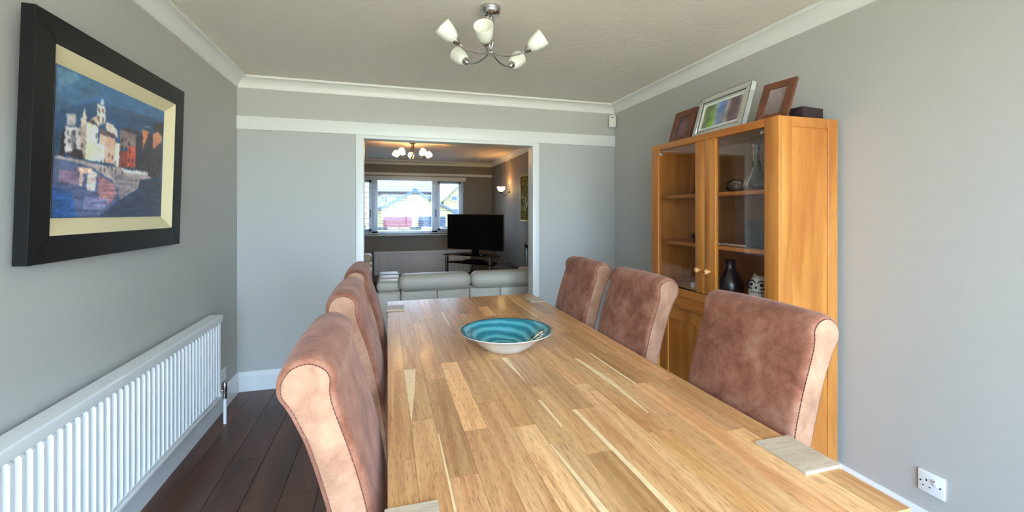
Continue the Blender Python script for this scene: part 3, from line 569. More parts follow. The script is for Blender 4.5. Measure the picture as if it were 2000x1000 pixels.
for y0, y1, s in ((CY0, CY0+0.022, 1), (CY1-0.022, CY1, -1)):
    yp0, yp1 = (y0+0.007, y0+0.016) if s == 1 else (y1-0.016, y1-0.007)
    sd = K(B(CX0+0.078, CX1-0.058, yp0, yp1, 0.08, CZ-0.045), 'side_panel', 'oak_cabinet', cab)
    K(B(CX0+0.022, CX0+0.080, y0, y1, 0, CZ), 'side_stile', 'oak_cabinet', sd, bevel=0.0015, seg=1)
    K(B(CX1-0.060, CX1, y0, y1, 0, CZ), 'side_stile', 'oak_cabinet', sd, bevel=0.0015, seg=1)
    for z0, z1 in ((CZ-0.047, CZ), (0.0, 0.085)): K(B(CX0+0.080, CX1-0.060, y0, y1, z0, z1), 'side_rail', 'oak_cabinet_y', sd, bevel=0.0015, seg=1)
for z in (1.458, 1.166): K(B(CX0+0.028, CX1-0.012, CY0+0.022, CY1-0.022, z-0.02, z), 'shelf', 'oak_cabinet_y', cab, bevel=0.002)
K(B(CX0+0.004, CX1-0.012, CY0+0.022, CY1-0.022, 0.868, 0.888), 'shelf', 'oak_cabinet_y', cab)
K(MB().prism([(CX0-0.004, 0.888), (CX0-0.004, 0.840), (CX0+0.006, 0.834), (CX0+0.006, 0.80), (CX0-0.012, 0.795), (CX0-0.012, 0.775), (CX0+0.03, 0.775), (CX0+0.03, 0.888)], CY0+sw, CY1-sw, 'y'), 'middle_rail', 'oak_cabinet_y', cab)
K(B(CX0, CX0+0.022, CY0+sw, CY1-sw, 0.0, 0.09), 'plinth', 'oak_cabinet_y', cab)
ym = 2.006
def knob(x, y, z, parent):
    K(MB().lathe([(0.0075, 0), (0.006, 0.008), (0.007, 0.012), (0.0135, 0.018), (0.0145, 0.024), (0.011, 0.030), (0.0, 0.032)], 20, (x, y, z), (-1, 0, 0)), 'knob', 'knob_wood', parent, smooth=50)
for s in (-1, 1):
    a, b = (CY0+sw+0.002, ym-0.0015) if s == -1 else (ym+0.0015, CY1-sw-0.002)
    st = (b-0.080, b) if s == -1 else (a, a+0.074)
    d = K(B(CX0-0.004, CX0+0.018, st[0], st[1], 0.892, 1.750), 'door', 'oak_cabinet', cab, bevel=0.002)
    K(B(CX0+0.005, CX0+0.010, a if s == -1 else st[1]-0.005, st[0]+0.005 if s == -1 else b, 0.894, 1.748), 'pane', 'cabinet_glass', d)
    hy = a if s == -1 else b
    for z in (1.728, 0.915): K(B(CX0+0.001, CX0+0.016, min(hy, hy-s*0.022), max(hy, hy-s*0.022), z-0.009, z+0.009), 'hinge', 'brushed', d, bevel=0.002)
    knob(CX0-0.004, ym+s*0.038, 1.022, d)
    # lower panelled door
    l = MB(); w = 0.082
    l.box(CX0+0.010, CX0+0.028, a, a+w, 0.092, 0.773).box(CX0+0.010, CX0+0.028, b-w, b, 0.092, 0.773).box(CX0+0.010, CX0+0.028, a+w, b-w, 0.69, 0.773).box(CX0+0.010, CX0+0.028, a+w, b-w, 0.092, 0.175)
    ld = K(l, 'door', 'oak_cabinet', cab)
    K(B(CX0+0.018, CX0+0.026, a+w, b-w, 0.175, 0.69), 'door_panel', 'oak_cabinet', ld)
    knob(CX0+0.010, ym+s*0.045, 0.545, ld)
# things inside
def small(mb, name, mat, label, cat, loc, rz=0, smooth=50):
    o = mb.build(name, mat, smooth=smooth, loc=loc, rot=(0, 0, rz)); return tag(o, label, cat)
S1, S2, S0 = 1.458, 1.166, 0.888
small(MB().lathe([(0.0, 0.002), (0.045, 0.0), (0.060, 0.012), (0.064, 0.035), (0.052, 0.07), (0.032, 0.105), (0.019, 0.14), (0.015, 0.18), (0.016, 0.225), (0.020, 0.250), (0.030, 0.256), (0.028, 0.254), (0.018, 0.247), (0.013, 0.18), (0.030, 0.10), (0.060, 0.036), (0.044, 0.014), (0.0, 0.012)], 40, caps=False), 'decanter', 'clear_ware', 'clear glass decanter with a long neck on the top cabinet shelf', 'decanter', (1.85, 1.800, S1))
gd = small(MB().lathe([(0.0, 0.0), (0.020, 0.0), (0.046, 0.014), (0.054, 0.034), (0.046, 0.058), (0.024, 0.074), (0.0, 0.078), ], 32, caps=False), 'glass_paperweight', 'clear_ware', 'squat domed clear glass paperweight beside the decanter', 'ornament', (1.87, 1.962, S1))
cr = thing('crystal_ornament', 'small faceted crystal ornament behind the door stile on the top shelf', 'ornament', (1.85, 2.255, S1))
MB().lathe([(0.0, 0.0), (0.026, 0.0), (0.028, 0.016), (0.012, 0.028), (0.016, 0.05), (0.012, 0.10), (0.0, 0.13)], 7, caps=False).build('body', 'clear_ware', cr, smooth=0)
ck = thing('mantel_clock', 'dark grey arch topped clock on the middle cabinet shelf', 'clock', (1.84, 1.765, S2))
arc = [(-0.072, 0), (0.072, 0)]+[(0.072-0.03*(1-math.cos(a)), 0.108+0.03*math.sin(a)) for a in [PI/2*k/6 for k in range(7)]]+[(-0.072+0.03*(1-math.cos(a)), 0.108+0.03*math.sin(a)) for a in [PI/2*k/6 for k in range(6, -1, -1)]]
MB().prism(arc, -0.03, 0.03, 'x').build('case', 'clock_grey', ck, bevel=0.004)
MB().prism([(y*0.86, 0.008+z*0.88) for y, z in arc], -0.033, -0.029, 'x').build('face', 'black_matt', ck)
nk = thing('bead_string', 'string of pale carved beads lying on the middle cabinet shelf', 'ornament', (1.80, 1.925, S2))
for i in range(13):
    y = -0.095+i*0.0158; h = 0.0075+0.0015*math.sin(i*1.7)
    MB().lathe([(0.0, -0.0085), (0.004, -0.007), (h*0.75, 0), (0.004, 0.007), (0.0, 0.0085)], 8, (0.006*math.sin(i*0.9), y, h*0.75), (0.1*math.cos(i), 1, 0), caps=False).build('bead', 'bone', nk)
fl = thing('metal_flower', 'small dark petalled flower ornament on the middle cabinet shelf', 'ornament', (1.80, 2.205, S2))
MB().lathe([(0.0, 0), (0.018, 0), (0.014, 0.006), (0.006, 0.012), (0.0, 0.02)], 12, caps=False).build('base', 'dark_petal', fl)
for k in range(9):
    a = k*2*PI/9; r = 0.034 if k % 2 else 0.026; z = 0.045 if k % 2 else 0.062; ca, sa = math.cos(a), math.sin(a)
    MB().raw([(0, 0, 0.010), (ca*r*0.55-sa*0.010, sa*r*0.55+ca*0.010, z*0.65), (ca*r, sa*r, z), (ca*r*0.55+sa*0.010, sa*r*0.55-ca*0.010, z*0.65), (ca*r*0.45, sa*r*0.45, z*0.5)], [(0, 1, 4), (1, 2, 4), (2, 3, 4), (3, 0, 4), (0, 3, 2, 1)]).build('petal', 'dark_petal', fl, smooth=0)
vs_ = small(MB().lathe([(0.0, 0.0), (0.052, 0.0), (0.064, 0.012), (0.072, 0.05), (0.066, 0.085), (0.048, 0.12), (0.032, 0.145), (0.027, 0.165), (0.028, 0.185), (0.034, 0.198), (0.030, 0.199), (0.023, 0.18), (0.0, 0.15)], 40, caps=False), 'vase', 'vase_dark', 'dark bottle shaped vase on the bottom shelf behind glass', 'vase', (1.82, 1.948, S0))
ow = thing('owl_ornament', 'white ceramic owl with black ringed eyes on the bottom shelf', 'ornament', (1.80, 1.725, S0), 0)
body = MB().lathe([(0.0, 0.0), (0.040, 0.0), (0.052, 0.02), (0.056, 0.05), (0.054, 0.09), (0.046, 0.122), (0.030, 0.138), (0.0, 0.142)], 28, caps=False)
body.lathe([(0.018, 0), (0.010, 0.018), (0.0, 0.034)], 12, (0, 0.030, 0.122), (0, 0.3, 1), caps=False).lathe([(0.018, 0), (0.010, 0.018), (0.0, 0.034)], 12, (0, -0.030, 0.122), (0, -0.3, 1), caps=False).build('body', 'owl_white', ow, smooth=60)
face = Vector((-0.93, -0.36, 0.08)).normalized()      # it looks out of the cabinet into the room
side = Vector((0, 0, 1)).cross(face).normalized()
for s in (-1, 1):
    c = Vector((0, 0, 0.098))+face*0.050+side*s*0.024
    ey = MB().lathe([(0.017, -0.012), (0.0175, 0.0), (0.023, 0.0), (0.023, -0.012)], 24, c, face, caps=False).build('eye', 'owl_black', ow)
    MB().lathe([(0.0, 0.001), (0.0078, 0.001), (0.0078, -0.01)], 16, c, face, caps=False).build('pupil', 'owl_black', ey)
MB().lathe([(0.008, -0.004), (0.005, 0.006), (0, 0.012)], 8, Vector((0, 0, 0.084))+face*0.052, face+Vector((0, 0, -0.5)), caps=False).build('beak', 'owl_black', ow)
for k in range(5):
    c = Vector((0, 0, 0.060))+(face+side*(k-2)*0.24).normalized()*0.0545
    MB().lathe([(0.0, 0.002), (0.004, 0.001), (0.004, -0.003)], 8, c, (c-Vector((0, 0, 0.06))), caps=False).build('chest_spot', 'owl_black', ow)
small(MB().lathe([(0.0, 0.0), (0.014, 0.0), (0.020, 0.014), (0.016, 0.03), (0.0, 0.036)], 20, caps=False), 'trinket_pot', 'owl_white', 'tiny white pot half hidden by the door stile on the bottom shelf', 'ornament', (1.80, 2.22, S0))

# ------------------------------------------------------------------ picture frames on the cabinet
def blur3(s, t):
    L_ = [(0.0, (150, 158, 120)), (0.12, (120, 128, 96)), (0.25, (132, 160, 84)), (0.36, (176, 178, 172)), (0.45, (128, 146, 178)), (0.58, (136, 140, 158)), (0.66, (176, 168, 164)), (0.75, (120, 92, 98)), (0.9, (104, 84, 90)), (1.01, (150, 138, 136))]
    for (a, c), (b, d) in zip(L_, L_[1:]):
        if a <= s <= b:
            k = (s-a)/(b-a); col = [c[i]*(1-k)+d[i]*k for i in range(3)]; break
    g = 1+0.22*mn.noise((s*5, t*4, 2)); 
    if 0.15 < s < 0.34 and t < 0.4: col = [col[0]*0.9, col[1]*1.08, col[2]*0.7]
    if 0.36 < s < 0.6 and t > 0.5: col = [col[0]*0.85, col[1]*0.95, col[2]*1.12]
    return tuple(max(5, min(250, c*g)) for c in col)
def blur_pink(s, t):
    g = 1+0.25*mn.noise((s*4, t*4, 7)); k = 0.75+0.35*math.exp(-((s-0.6)**2+(t-0.4)**2)*6); return (122*g*k, 84*g*k, 88*g*k)
def blur_grey(s, t):
    g = 1+0.15*mn.noise((s*4, t*4, 4)); k = 0.8+0.3*t; return (146*g*k, 128*g*k, 124*g*k)
def frame(name, label, loc, rz, lean, W, H, bw_, dp, mat, pic_fn, matw=0.0, nx=24, ny=18):
    """local: faces -x, width along y, stands on z=0, leans back by lean"""
    t = thing(name, label, 'picture frame', loc, rz); t.rotation_euler = (0, lean, rz)
    ring(-W/2, W/2, 0, H, bw_, 0, dp, 'frame_bar', mat, t, 0.0015)
    B(dp*0.4, dp*0.9, -W/2+bw_*0.5, W/2-bw_*0.5, bw_*0.5, H-bw_*0.5).build('backing', 'mat_white' if matw else 'dark_card', t)
    a = bw_+matw
    p = paint_grid('photograph', 'photo', t, W-2*a, H-2*a, nx, ny, lambda s, q: pic_fn(1-s, q), dp*0.4-0.001); p.location = (0, 0, a)
    MB().raw([(dp, -0.02, H*0.75), (dp, 0.02, H*0.75), (dp+math.tan(lean)*H*0.75+0.03, 0.025, 0.012), (dp+math.tan(lean)*H*0.75+0.03, -0.025, 0.012)], [(0, 1, 2, 3)]).build('easel_strut', 'dark_card', t)
    return t
frame('photo_frame', 'dark brown wooden photo frame partly hidden behind the mirrored frame', (1.765, 2.322, CZ), 0.0, math.radians(17), 0.205, 0.222, 0.042, 0.016, 'frame_wood', blur_pink)
mf = frame('photo_frame', 'wide mirrored silver photo frame holding three blurred pictures', (1.745, 1.985, CZ), -0.06, math.radians(16), 0.405, 0.250, 0.030, 0.030, 'mirror', blur3, 0.026, 48, 24)
ring(-0.2025+0.030, 0.2025-0.030, 0.030, 0.220, 0.004, 0.004, 0.012, 'inner_joint', 'joint_dark', mf)
ring(-0.2025+0.034, 0.2025-0.034, 0.034, 0.216, 0.010, 0.006, 0.012, 'inner_bevel', 'mirror', mf)
ring(-0.203, 0.203, -0.0005, 0.2505, 0.0018, -0.0006, 0.002, 'outer_joint', 'joint_dark', mf)
frame('photo_frame', 'brown wooden photo frame leaning back at the near end of the cabinet top', (1.770, 1.648, CZ), 0.15, math.radians(22), 0.165, 0.222, 0.040, 0.016, 'frame_wood', blur_grey)
tag(B(-0.075, 0.075, -0.055, 0.055, 0, 0.062).build('box', 'dark_card', bevel=0.002, loc=(1.955, 1.632, CZ-0.0), rot=(0, 0, 0.12)), 'small dark maroon box behind the leaning wooden frame', 'box')

# ------------------------------------------------------------------ ceiling lights
def ceiling_light(label, loc, rot0, lit, metal, arms):
    t = thing('ceiling_light', label, 'ceiling light', loc, 0, None)
    MB().lathe([(0.0, 0.0), (0.050, 0.0), (0.050, -0.014), (0.047, -0.018), (0.049, -0.022), (0.044, -0.034), (0.030, -0.044), (0.0, -0.046)], 40, caps=False).build('ceiling_rose', metal, t, smooth=40)
    MB().lathe([(0.0, -0.012), (0.010, -0.008), (0.0125, 0), (0.010, 0.008), (0.0, 0.012)], 16, (0, 0, -0.222), caps=False).build('hub', metal, t)
    for deg, dz, el in arms:
        a = rot0+math.radians(deg); ca, sa = math.cos(a), math.sin(a)
        path = catmull([(-0.016, -0.040), (-0.018, -0.10), (-0.016, -0.175), (0.002, -0.212), (0.040, -0.236), (0.095, -0.245), (0.150, -0.238), (0.178, -0.225)], 5)
        arm = MB().tube([(r*ca, r*sa, z+dz*max(0, r)/0.178) for r, z in path], 0.0042, 8).build('arm', metal, t, smooth=60)
        ax = Vector((math.sqrt(1-el*el)*ca, math.sqrt(1-el*el)*sa, el)); c = Vector((0.176*ca, 0.176*sa, -0.227+dz))
        MB().lathe([(0.0, -0.004), (0.008, -0.002), (0.016, 0.008), (0.0195, 0.020), (0.020, 0.028), (0.0, 0.028)], 24, c, ax, caps=False).build('lamp_cup', metal, arm, smooth=50)
        sh = MB().lathe([(0.015, 0.026), (0.022, 0.028), (0.034, 0.050), (0.041, 0.080), (0.0435, 0.112), (0.042, 0.112), (0.0395, 0.080), (0.032, 0.051), (0.015, 0.032)], 32, c, ax, caps=False).build('glass_shade', 'opal_lit' if lit else 'opal', arm, smooth=50)
        MB().lathe([(0.010, 0.028), (0.010, 0.040), (0.006, 0.046), (0.013, 0.058), (0.015, 0.070), (0.010, 0.082), (0.0, 0.086)], 16, c, ax, caps=False).build('bulb', 'bulb_lit' if lit else 'bulb_off', arm, smooth=50)
    return t
yaw = -math.atan(243/839)
ceiling_light('chrome five arm ceiling light with unlit white glass shades over the dining table', (0.494, 2.085, CE), yaw, False, 'chrome', ((58, -0.016, 0.60), (136, -0.008, 0.60), (214, 0.006, 0.60), (266, -0.034, 0.46), (343, -0.012, 0.55)))
ceiling_light('lit five arm ceiling light glowing warm in the lounge', (0.345, 6.32, CE), yaw, True, 'bronze', ((246, 0, 0.62), (318, 0, 0.60), (30, 0, 0.60), (108, 0, 0.60), (178, 0, 0.60)))

# ------------------------------------------------------------------ alarm sensor and socket
al = thing('alarm_sensor', 'small white alarm sensor high in the wall corner', 'sensor', (2.045, 3.635, 2.150), math.radians(-42))
o = MB().prism(catmull([(-0.030, 0.012), (-0.026, 0.002), (0, 0), (0.026, 0.002), (0.030, 0.012), (0.030, 0.098), (0.026, 0.112), (0, 0.115), (-0.026, 0.112), (-0.030, 0.098)], 3, True), -0.022, 0.022, 'y').build('housing', 'gloss_white', al, bevel=0.006, seg=3)
B(-0.018, 0.018, -0.0235, -0.018, 0.090, 0.096).build('led_slot', 'slot_black', al)
MB().prism(catmull([(-0.022, 0.02), (0, 0.014), (0.022, 0.02), (0.022, 0.075), (0, 0.08), (-0.022, 0.075)], 3, True), -0.0255, -0.02, 'y').build('lens', 'opal', al, bevel=0.002)
sk = thing('wall_socket', 'single white switched wall socket above the skirting near the oak cabinet', 'socket', (XR, 1.180, 0.222))
B(-0.009, 0, -0.044, 0.044, 0, 0.086).build('face_plate', 'gloss_white', sk, bevel=0.003, seg=3)
def fy(f): return 0.044-f*0.088
for f, g in ((0.12, 0.5), (0.86, 0.5)): MB().lathe([(0.0, 0.0012), (0.0034, 0.001), (0.0034, -0.002)], 12, (-0.009, fy(f), 0.086*(1-g)), (-1, 0, 0), caps=False).build('screw', 'joint_dark', sk)
for f, g, w, h in ((0.34, 0.40, 0.0022, 0.0042), (0.22, 0.68, 0.0032, 0.0018), (0.46, 0.68, 0.0032, 0.0018)): B(-0.0094, -0.008, fy(f)-w, fy(f)+w, 0.086*(1-g)-h, 0.086*(1-g)+h).build('pin_slot', 'slot_black', sk)
swt = MB().prism([(-0.0085, 0.040), (-0.0085, 0.066), (-0.015, 0.066), (-0.011, 0.040)], fy(0.73), fy(0.58), 'y').build('switch', 'gloss_white', sk, bevel=0.001)
B(-0.0156, -0.013, fy(0.70), fy(0.61), 0.0615, 0.065).build('red_flash', 'door_red', swt)

sk2 = copy_tree(sk); sk2.location = (XL, 3.388, 0.19); sk2.rotation_euler = (0, 0, PI); tag(sk2, 'white wall socket half hidden beyond the far end of the radiator', 'socket')

# ------------------------------------------------------------------ lounge
SO = (0.84, 4.7, 0)
sofa = thing('sofa', 'cream leather sofa seen from behind through the opening', 'sofa', SO)
def Z(mb, name, mat, parent=None, bevel=0.0, seg=4, smooth=60): return mb.build(name, mat, parent or sofa, bevel=bevel, seg=seg, smooth=smooth, org=SO)
edges = [0.125, 0.47, 0.797, 1.115, 1.56]
for a, b in zip(edges, edges[1:]): Z(B(a+0.0015, b-0.0015, 4.27, 4.47, 0.06, 0.588), 'back_section', 'leather', None, 0.012, 3)
Z(B(-0.10, 0.123, 4.27, 5.18, 0.06, 0.588), 'arm', 'leather', None, 0.03)
Z(B(1.563, 1.79, 4.27, 5.18, 0.06, 0.588), 'arm', 'leather', None, 0.03)
for a, b in ((-0.105, 0.128), (1.558, 1.795)):
    for y0, y1 in ((4.36, 4.58), (4.585, 4.86), (4.865, 5.15)): Z(B(a, b, y0, y1, 0.575, 0.672), 'arm_pad', 'leather', None, 0.038)
Z(B(0.125, 1.56, 4.47, 5.14, 0.06, 0.30), 'base', 'leather', None, 0.02)
for a, b in ((0.13, 0.84), (0.845, 1.555)): Z(B(a, b, 4.50, 5.16, 0.29, 0.44), 'seat_cushion', 'leather', None, 0.04)
for a, b in ((0.10, 0.815), (0.818, 1.56)):
    cu = Z(B(a, b, 4.245, 4.46, 0.580, 0.745), 'back_cushion', 'leather', None, 0.072, 6)
    Z(MB().tube(catmull([(a+0.05, 4.262, 0.586), (a+0.3, 4.258, 0.583), (b-0.3, 4.258, 0.583), (b-0.05, 4.262, 0.586)], 4), 0.004, 6), 'piping', 'leather_seam', cu)
for x in (-0.04, 1.72):
    for y in (4.33, 5.1): Z(B(x-0.025, x+0.025, y-0.025, y+0.025, 0, 0.062), 'foot', 'black_matt')
# fur cushion leaning on the back of the sofa
fc = thing('fur_cushion', 'fluffy grey brown fur cushion showing above the sofa back', 'cushion', (1.29, 4.72, 0.44))
def cush(u, v): return Vector((0.17*math.cos(v)*math.cos(u), 0.085*math.cos(v)*math.sin(u), 0.165+0.165*math.sin(v)))
mb = MB(); nu, nv = 28, 14
vs = [cush(2*PI*i/nu, -PI/2+PI*j/nv) for j in range(nv+1) for i in range(nu)]
mb.raw(vs, [(j*nu+i, j*nu+(i+1) % nu, (j+1)*nu+(i+1) % nu, (j+1)*nu+i) for j in range(nv) for i in range(nu)]).build('cover', 'fur', fc, smooth=60)
hv, hf = [], []
for k in range(7000):
    u = random.uniform(0, 2*PI); v = math.asin(random.uniform(-0.9, 1)); p = cush(u, v); nrm = (p-Vector((0, 0, 0.165))); nrm = Vector((nrm.x/0.03, nrm.y/0.008, nrm.z/0.03)).normalized()
    d = (nrm+Vector((random.uniform(-.7, .7), random.uniform(-.7, .7), random.uniform(-.4, .7)))).normalized(); tt = d.orthogonal().normalized()*0.0012; l = random.uniform(0.015, 0.032)
    i = len(hv); hv += [p-tt, p+tt, p+d*l]; hf.append((i, i+1, i+2))
fu = MB().raw(hv, hf).build('pile', 'fur', fc, smooth=0); fu['kind'] = 'stuff'
# armchair glimpsed behind the left architrave
AO = (-0.62, 6.45, 0)
ac = thing('armchair', 'cream leather armchair glimpsed at the left edge of the lounge opening', 'armchair', AO)
def AC(mb, name, bevel): return mb.build(name, 'leather', ac, bevel=bevel, seg=4, smooth=60, org=AO)
AC(B(-1.02, -0.22, 6.05, 6.85, 0.06, 0.30), 'base', 0.02); AC(B(-0.82, -0.24, 6.2, 6.62, 0.29, 0.44), 'seat_cushion', 0.04)
AC(B(-1.02, -0.22, 6.60, 6.88, 0.06, 0.62), 'backrest', 0.05); AC(B(-1.0, -0.225, 6.64, 6.86, 0.60, 0.735), 'head_cushion', 0.05)
for a, b in ((-1.03, -0.83), (-0.40, -0.215)): AC(B(a, b, 5.98, 6.62, 0.06, 0.56), 'arm', 0.045)
for x in (-0.97, -0.27):
    for y in (6.1, 6.8): B(x-0.025, x+0.025, y-0.025, y+0.025, 0, 0.062).build('foot', 'black_matt', ac, org=AO)
# television on its stand
p0 = Vector((1.016, 7.62)); p1 = Vector((1.811, 6.763)); md = (p0+p1)/2; dv = (p1-p0).normalized(); rz = math.atan2(dv.y, dv.x); TW = (p1-p0).length
STZ = 0.635
tv = thing('television', 'black flat screen television standing in the lounge corner', 'television', (md.x, md.y, STZ), rz)
B(-TW/2, TW/2, 0.0, 0.035, 0.078, 0.680).build('casing', 'black_matt', tv, bevel=0.004)
B(-TW/2+0.012, TW/2-0.012, -0.002, 0.002, 0.095, 0.668).build('screen', 'screen', tv)
B(-TW/2-0.003, TW/2+0.003, 0.004, 0.026, 0.676, 0.683).build('edge_trim', 'brushed', tv)
B(TW/2-0.001, TW/2+0.004, 0.004, 0.026, 0.078, 0.683).build('edge_trim', 'brushed', tv)
B(-0.06, 0.06, 0.01, 0.05, 0.010, 0.10).build('neck', 'black_gloss', tv)
MB().prism(catmull([(-0.26, 0), (-0.2, -0.11), (0, -0.14), (0.2, -0.11), (0.26, 0), (0.2, 0.1), (0, 0.13), (-0.2, 0.1)], 4, True), 0.0, 0.012, 'z').build('foot', 'black_gloss', tv)
ts = thing('television_stand', 'three tier black glass corner stand with chrome posts', 'television stand', (md.x, md.y, 0), rz)
shp = [(-0.52, -0.20), (0.52, -0.20), (0.52, 0.0), (0.28, 0.26), (-0.28, 0.26), (-0.52, 0.0)]
MB().prism(shp, STZ-0.012, STZ, 'z').build('glass_top', 'black_gloss', ts)
for z in (0.50, 0.16): MB().prism([(x*0.94, y*0.94) for x, y in shp], z-0.01, z, 'z').build('glass_shelf', 'smoked', ts)
for x, y in ((-0.47, -0.155), (0.43, -0.155), (-0.2, 0.2), (0.2, 0.2)): MB().lathe([(0.030, 0), (0.030, STZ-0.012)], 20, (x, y, 0)).build('post', 'chrome', ts)
bx = tag(B(-0.16, 0.16, -0.1, 0.1, 0, 0.045).build('media_box', 'black_matt', bevel=0.012, loc=(md.x, md.y, 0.50), rot=(0, 0, rz)), 'flat black media box on the television stand shelf', 'media box')
# lit wall lamp
wl = thing('wall_lamp', 'lit wall lamp with a tulip glass shade on the lounge wall', 'wall lamp', (LX1, 7.36, 1.70), 0)
MB().lathe([(0.0, 0.022), (0.022, 0.02), (0.034, 0.010), (0.040, 0.0)], 24, (0, 0, 0.03), (-1, 0, 0), caps=False).build('back_plate', 'bronze', wl)
arm = MB().tube(catmull([(-0.015, 0, 0.03), (-0.04, 0, -0.03), (-0.09, 0, -0.055), (-0.14, 0, -0.035), (-0.155, 0, 0.005)], 6), 0.006, 8).build('arm', 'bronze', wl)
MB().lathe([(0.012, -0.04), (0.02, -0.02), (0.024, 0.0), (0.018, 0.004)], 20, (-0.155, 0, 0.02)).build('lamp_cup', 'bronze', arm)
nv_ = 32; pr = [(0.022, 0.0), (0.048, 0.018), (0.062, 0.045), (0.072, 0.075)]; vs = []
for r, h in pr:
    for k in range(nv_):
        a = 2*PI*k/nv_; q = r*(1+0.07*(h/0.075)*math.cos(8*a)); vs.append((-0.155+q*math.cos(a), q*math.sin(a), 0.022+h+0.008*(h/0.075)*math.cos(8*a)))
MB().raw(vs, [(i*nv_+k, i*nv_+(k+1) % nv_, (i+1)*nv_+(k+1) % nv_, (i+1)*nv_+k) for i in range(3) for k in range(nv_)]).build('glass_shade', 'opal_lit', wl, smooth=60)
MB().lathe([(0.0, 0.0), (0.014, 0.005), (0.018, 0.03), (0.010, 0.052), (0.0, 0.056)], 16, (-0.155, 0, 0.028), caps=False).build('bulb', 'bulb_lit', wl)
# lounge picture
lp = thing('framed_picture', 'gold framed olive green flower picture on the lounge wall', 'painting', (LX1, 6.30, 1.21))
ring(-0.335, 0.335, 0, 0.73, 0.022, -0.03, 0.0, 'frame_bar', 'gold', lp)
B(-0.02, -0.004, -0.32, 0.32, 0.015, 0.715).build('canvas', 'picture_green', lp)
for k in range(16):
    y = random.uniform(-0.05, 0.28); z = random.uniform(0.12, 0.36); h = random.uniform(0.03, 0.07)
    MB().prism(catmull([(y, z), (y+0.012, z+h*0.6), (y+0.02*random.uniform(-1, 1), z+h), (y-0.012, z+h*0.6)], 2, True), -0.0215, -0.0195, 'x').build('painted_flower', 'petal', lp)
fp = thing('fireplace', 'dark framed fireplace opening low on the lounge wall', 'fireplace', (LX1-0.002, 5.90, 0))
MB().box(-0.03, 0, -0.50, 0.50, 0.80, 0.885).box(-0.03, 0, 0.40, 0.50, 0, 0.80).box(-0.03, 0, -0.50, -0.40, 0, 0.80).build('surround', 'brushed', fp, bevel=0.004)
B(-0.015, 0, -0.40, 0.40, 0, 0.80).build('fire_back', 'fire_dark', fp)
MB().box(-0.10, -0.03, -0.35, 0.35, 0.0, 0.12).build('grate', 'black_matt', fp, bevel=0.01)
# venetian blind
vb = thing('venetian_blind', 'white venetian blind with open slats in the lounge window', 'blind', ((WX0+WX1)/2, LY1+0.03, WZ0))
VO = ((WX0+WX1)/2, LY1+0.03, WZ0)
B(WX0-0.03, WX1+0.03, LY1-0.035, LY1-0.005, WZ1-0.055, WZ1+0.03).build('pelmet', 'upvc', vb, org=VO, bevel=0.003)
B(WX0+0.01, WX1-0.01, LY1+0.01, LY1+0.055, WZ1-0.05, WZ1-0.005).build('head_rail', 'upvc', vb, org=VO)
B(WX0+0.01, WX1-0.01, LY1+0.01, LY1+0.055, WZ0+0.012, WZ0+0.030).build('bottom_rail', 'upvc', vb, org=VO, bevel=0.003)
sl0 = MB().prism([(-0.024, -0.0005), (0, 0.0002), (0.024, -0.0005), (0.024, 0.0005), (0, 0.0012), (-0.024, 0.0005)], WX0+0.012-VO[0], WX1-0.012-VO[0], 'x').build('slat', 'upvc', vb, smooth=0)
nsl = 23
for k in range(nsl):
    s = sl0 if k == 0 else sl0.copy()
    if k: C.objects.link(s); s.parent = vb
    s.location = (0, 0.004, 0.065+k*0.0425)
for x in (-0.6, 0.05, 0.65, 1.3):
    MB().tube([(x, LY1+0.009, WZ0+0.03), (x, LY1+0.009, WZ1-0.05)], 0.0015, 4).build('ladder_cord', 'upvc', vb, org=VO)

# ------------------------------------------------------------------ the view through the lounge window
G = -1.1
GO = (2.15, 36.0, G)
ga = thing('garage', 'cream stone double garage with a pointed gable outside the window', 'garage', GO)
def X(mb, name, mat, parent=ga, **k): return mb.build(name, mat, parent, org=GO, **k)
gl, gr_, ez, az, gy0, gy1 = -0.95, 5.25, 1.42, 3.06, 35.9, 42.0
X(MB().prism([(gl, G), (gr_, G), (gr_, ez), ((gl+gr_)/2, az), (gl, ez)], gy0, gy1, 'y'), 'wall', 'stone_cream', smooth=0)
for s, xe in ((-1, gl-0.15), (1, gr_+0.15)):
    xm = (gl+gr_)/2; zl = ez-0.08
    rf = X(MB().raw([(xe, gy0-0.2, zl), (xm, gy0-0.2, az), (xm, gy1, az), (xe, gy1, zl), (xe, gy0-0.2, zl+0.16), (xm, gy0-0.2, az+0.17), (xm, gy1, az+0.17), (xe, gy1, zl+0.16)], [(0, 1, 2, 3), (4, 5, 6, 7), (0, 1, 5, 4), (1, 2, 6, 5), (2, 3, 7, 6), (3, 0, 4, 7)]), 'roof', 'slate', smooth=0)
    n = 14
    for k in range(n):
        a = k/n; b = (k+0.8)/n
        f = lambda t: (xe+(xm-xe)*t, zl+(az-zl)*t)
        (xa, za), (xb, zb) = f(a), f(b)
        X(MB().raw([(xa, gy0-0.24, za-0.02), (xb, gy0-0.24, zb-0.02), (xb, gy0-0.24, zb+0.17), (xa, gy0-0.24, za+0.17), (xa, gy0-0.19, za-0.02), (xb, gy0-0.19, zb-0.02), (xb, gy0-0.19, zb+0.17), (xa, gy0-0.19, za+0.17)], [(0, 1, 2, 3), (4, 5, 6, 7), (0, 1, 5, 4), (1, 2, 6, 5), (2, 3, 7, 6), (3, 0, 4, 7)]), 'verge_tile', 'verge_blue', rf, smooth=0)
X(MB().lathe([(0.0, -0.1), (0.22, -0.1), (0.22, 0.02), (0.0, 0.02)], 16, ((gl+gr_)/2, gy0-0.2, az+0.06), (0, -1, 0), caps=False), 'ridge_cap', 'verge_blue')
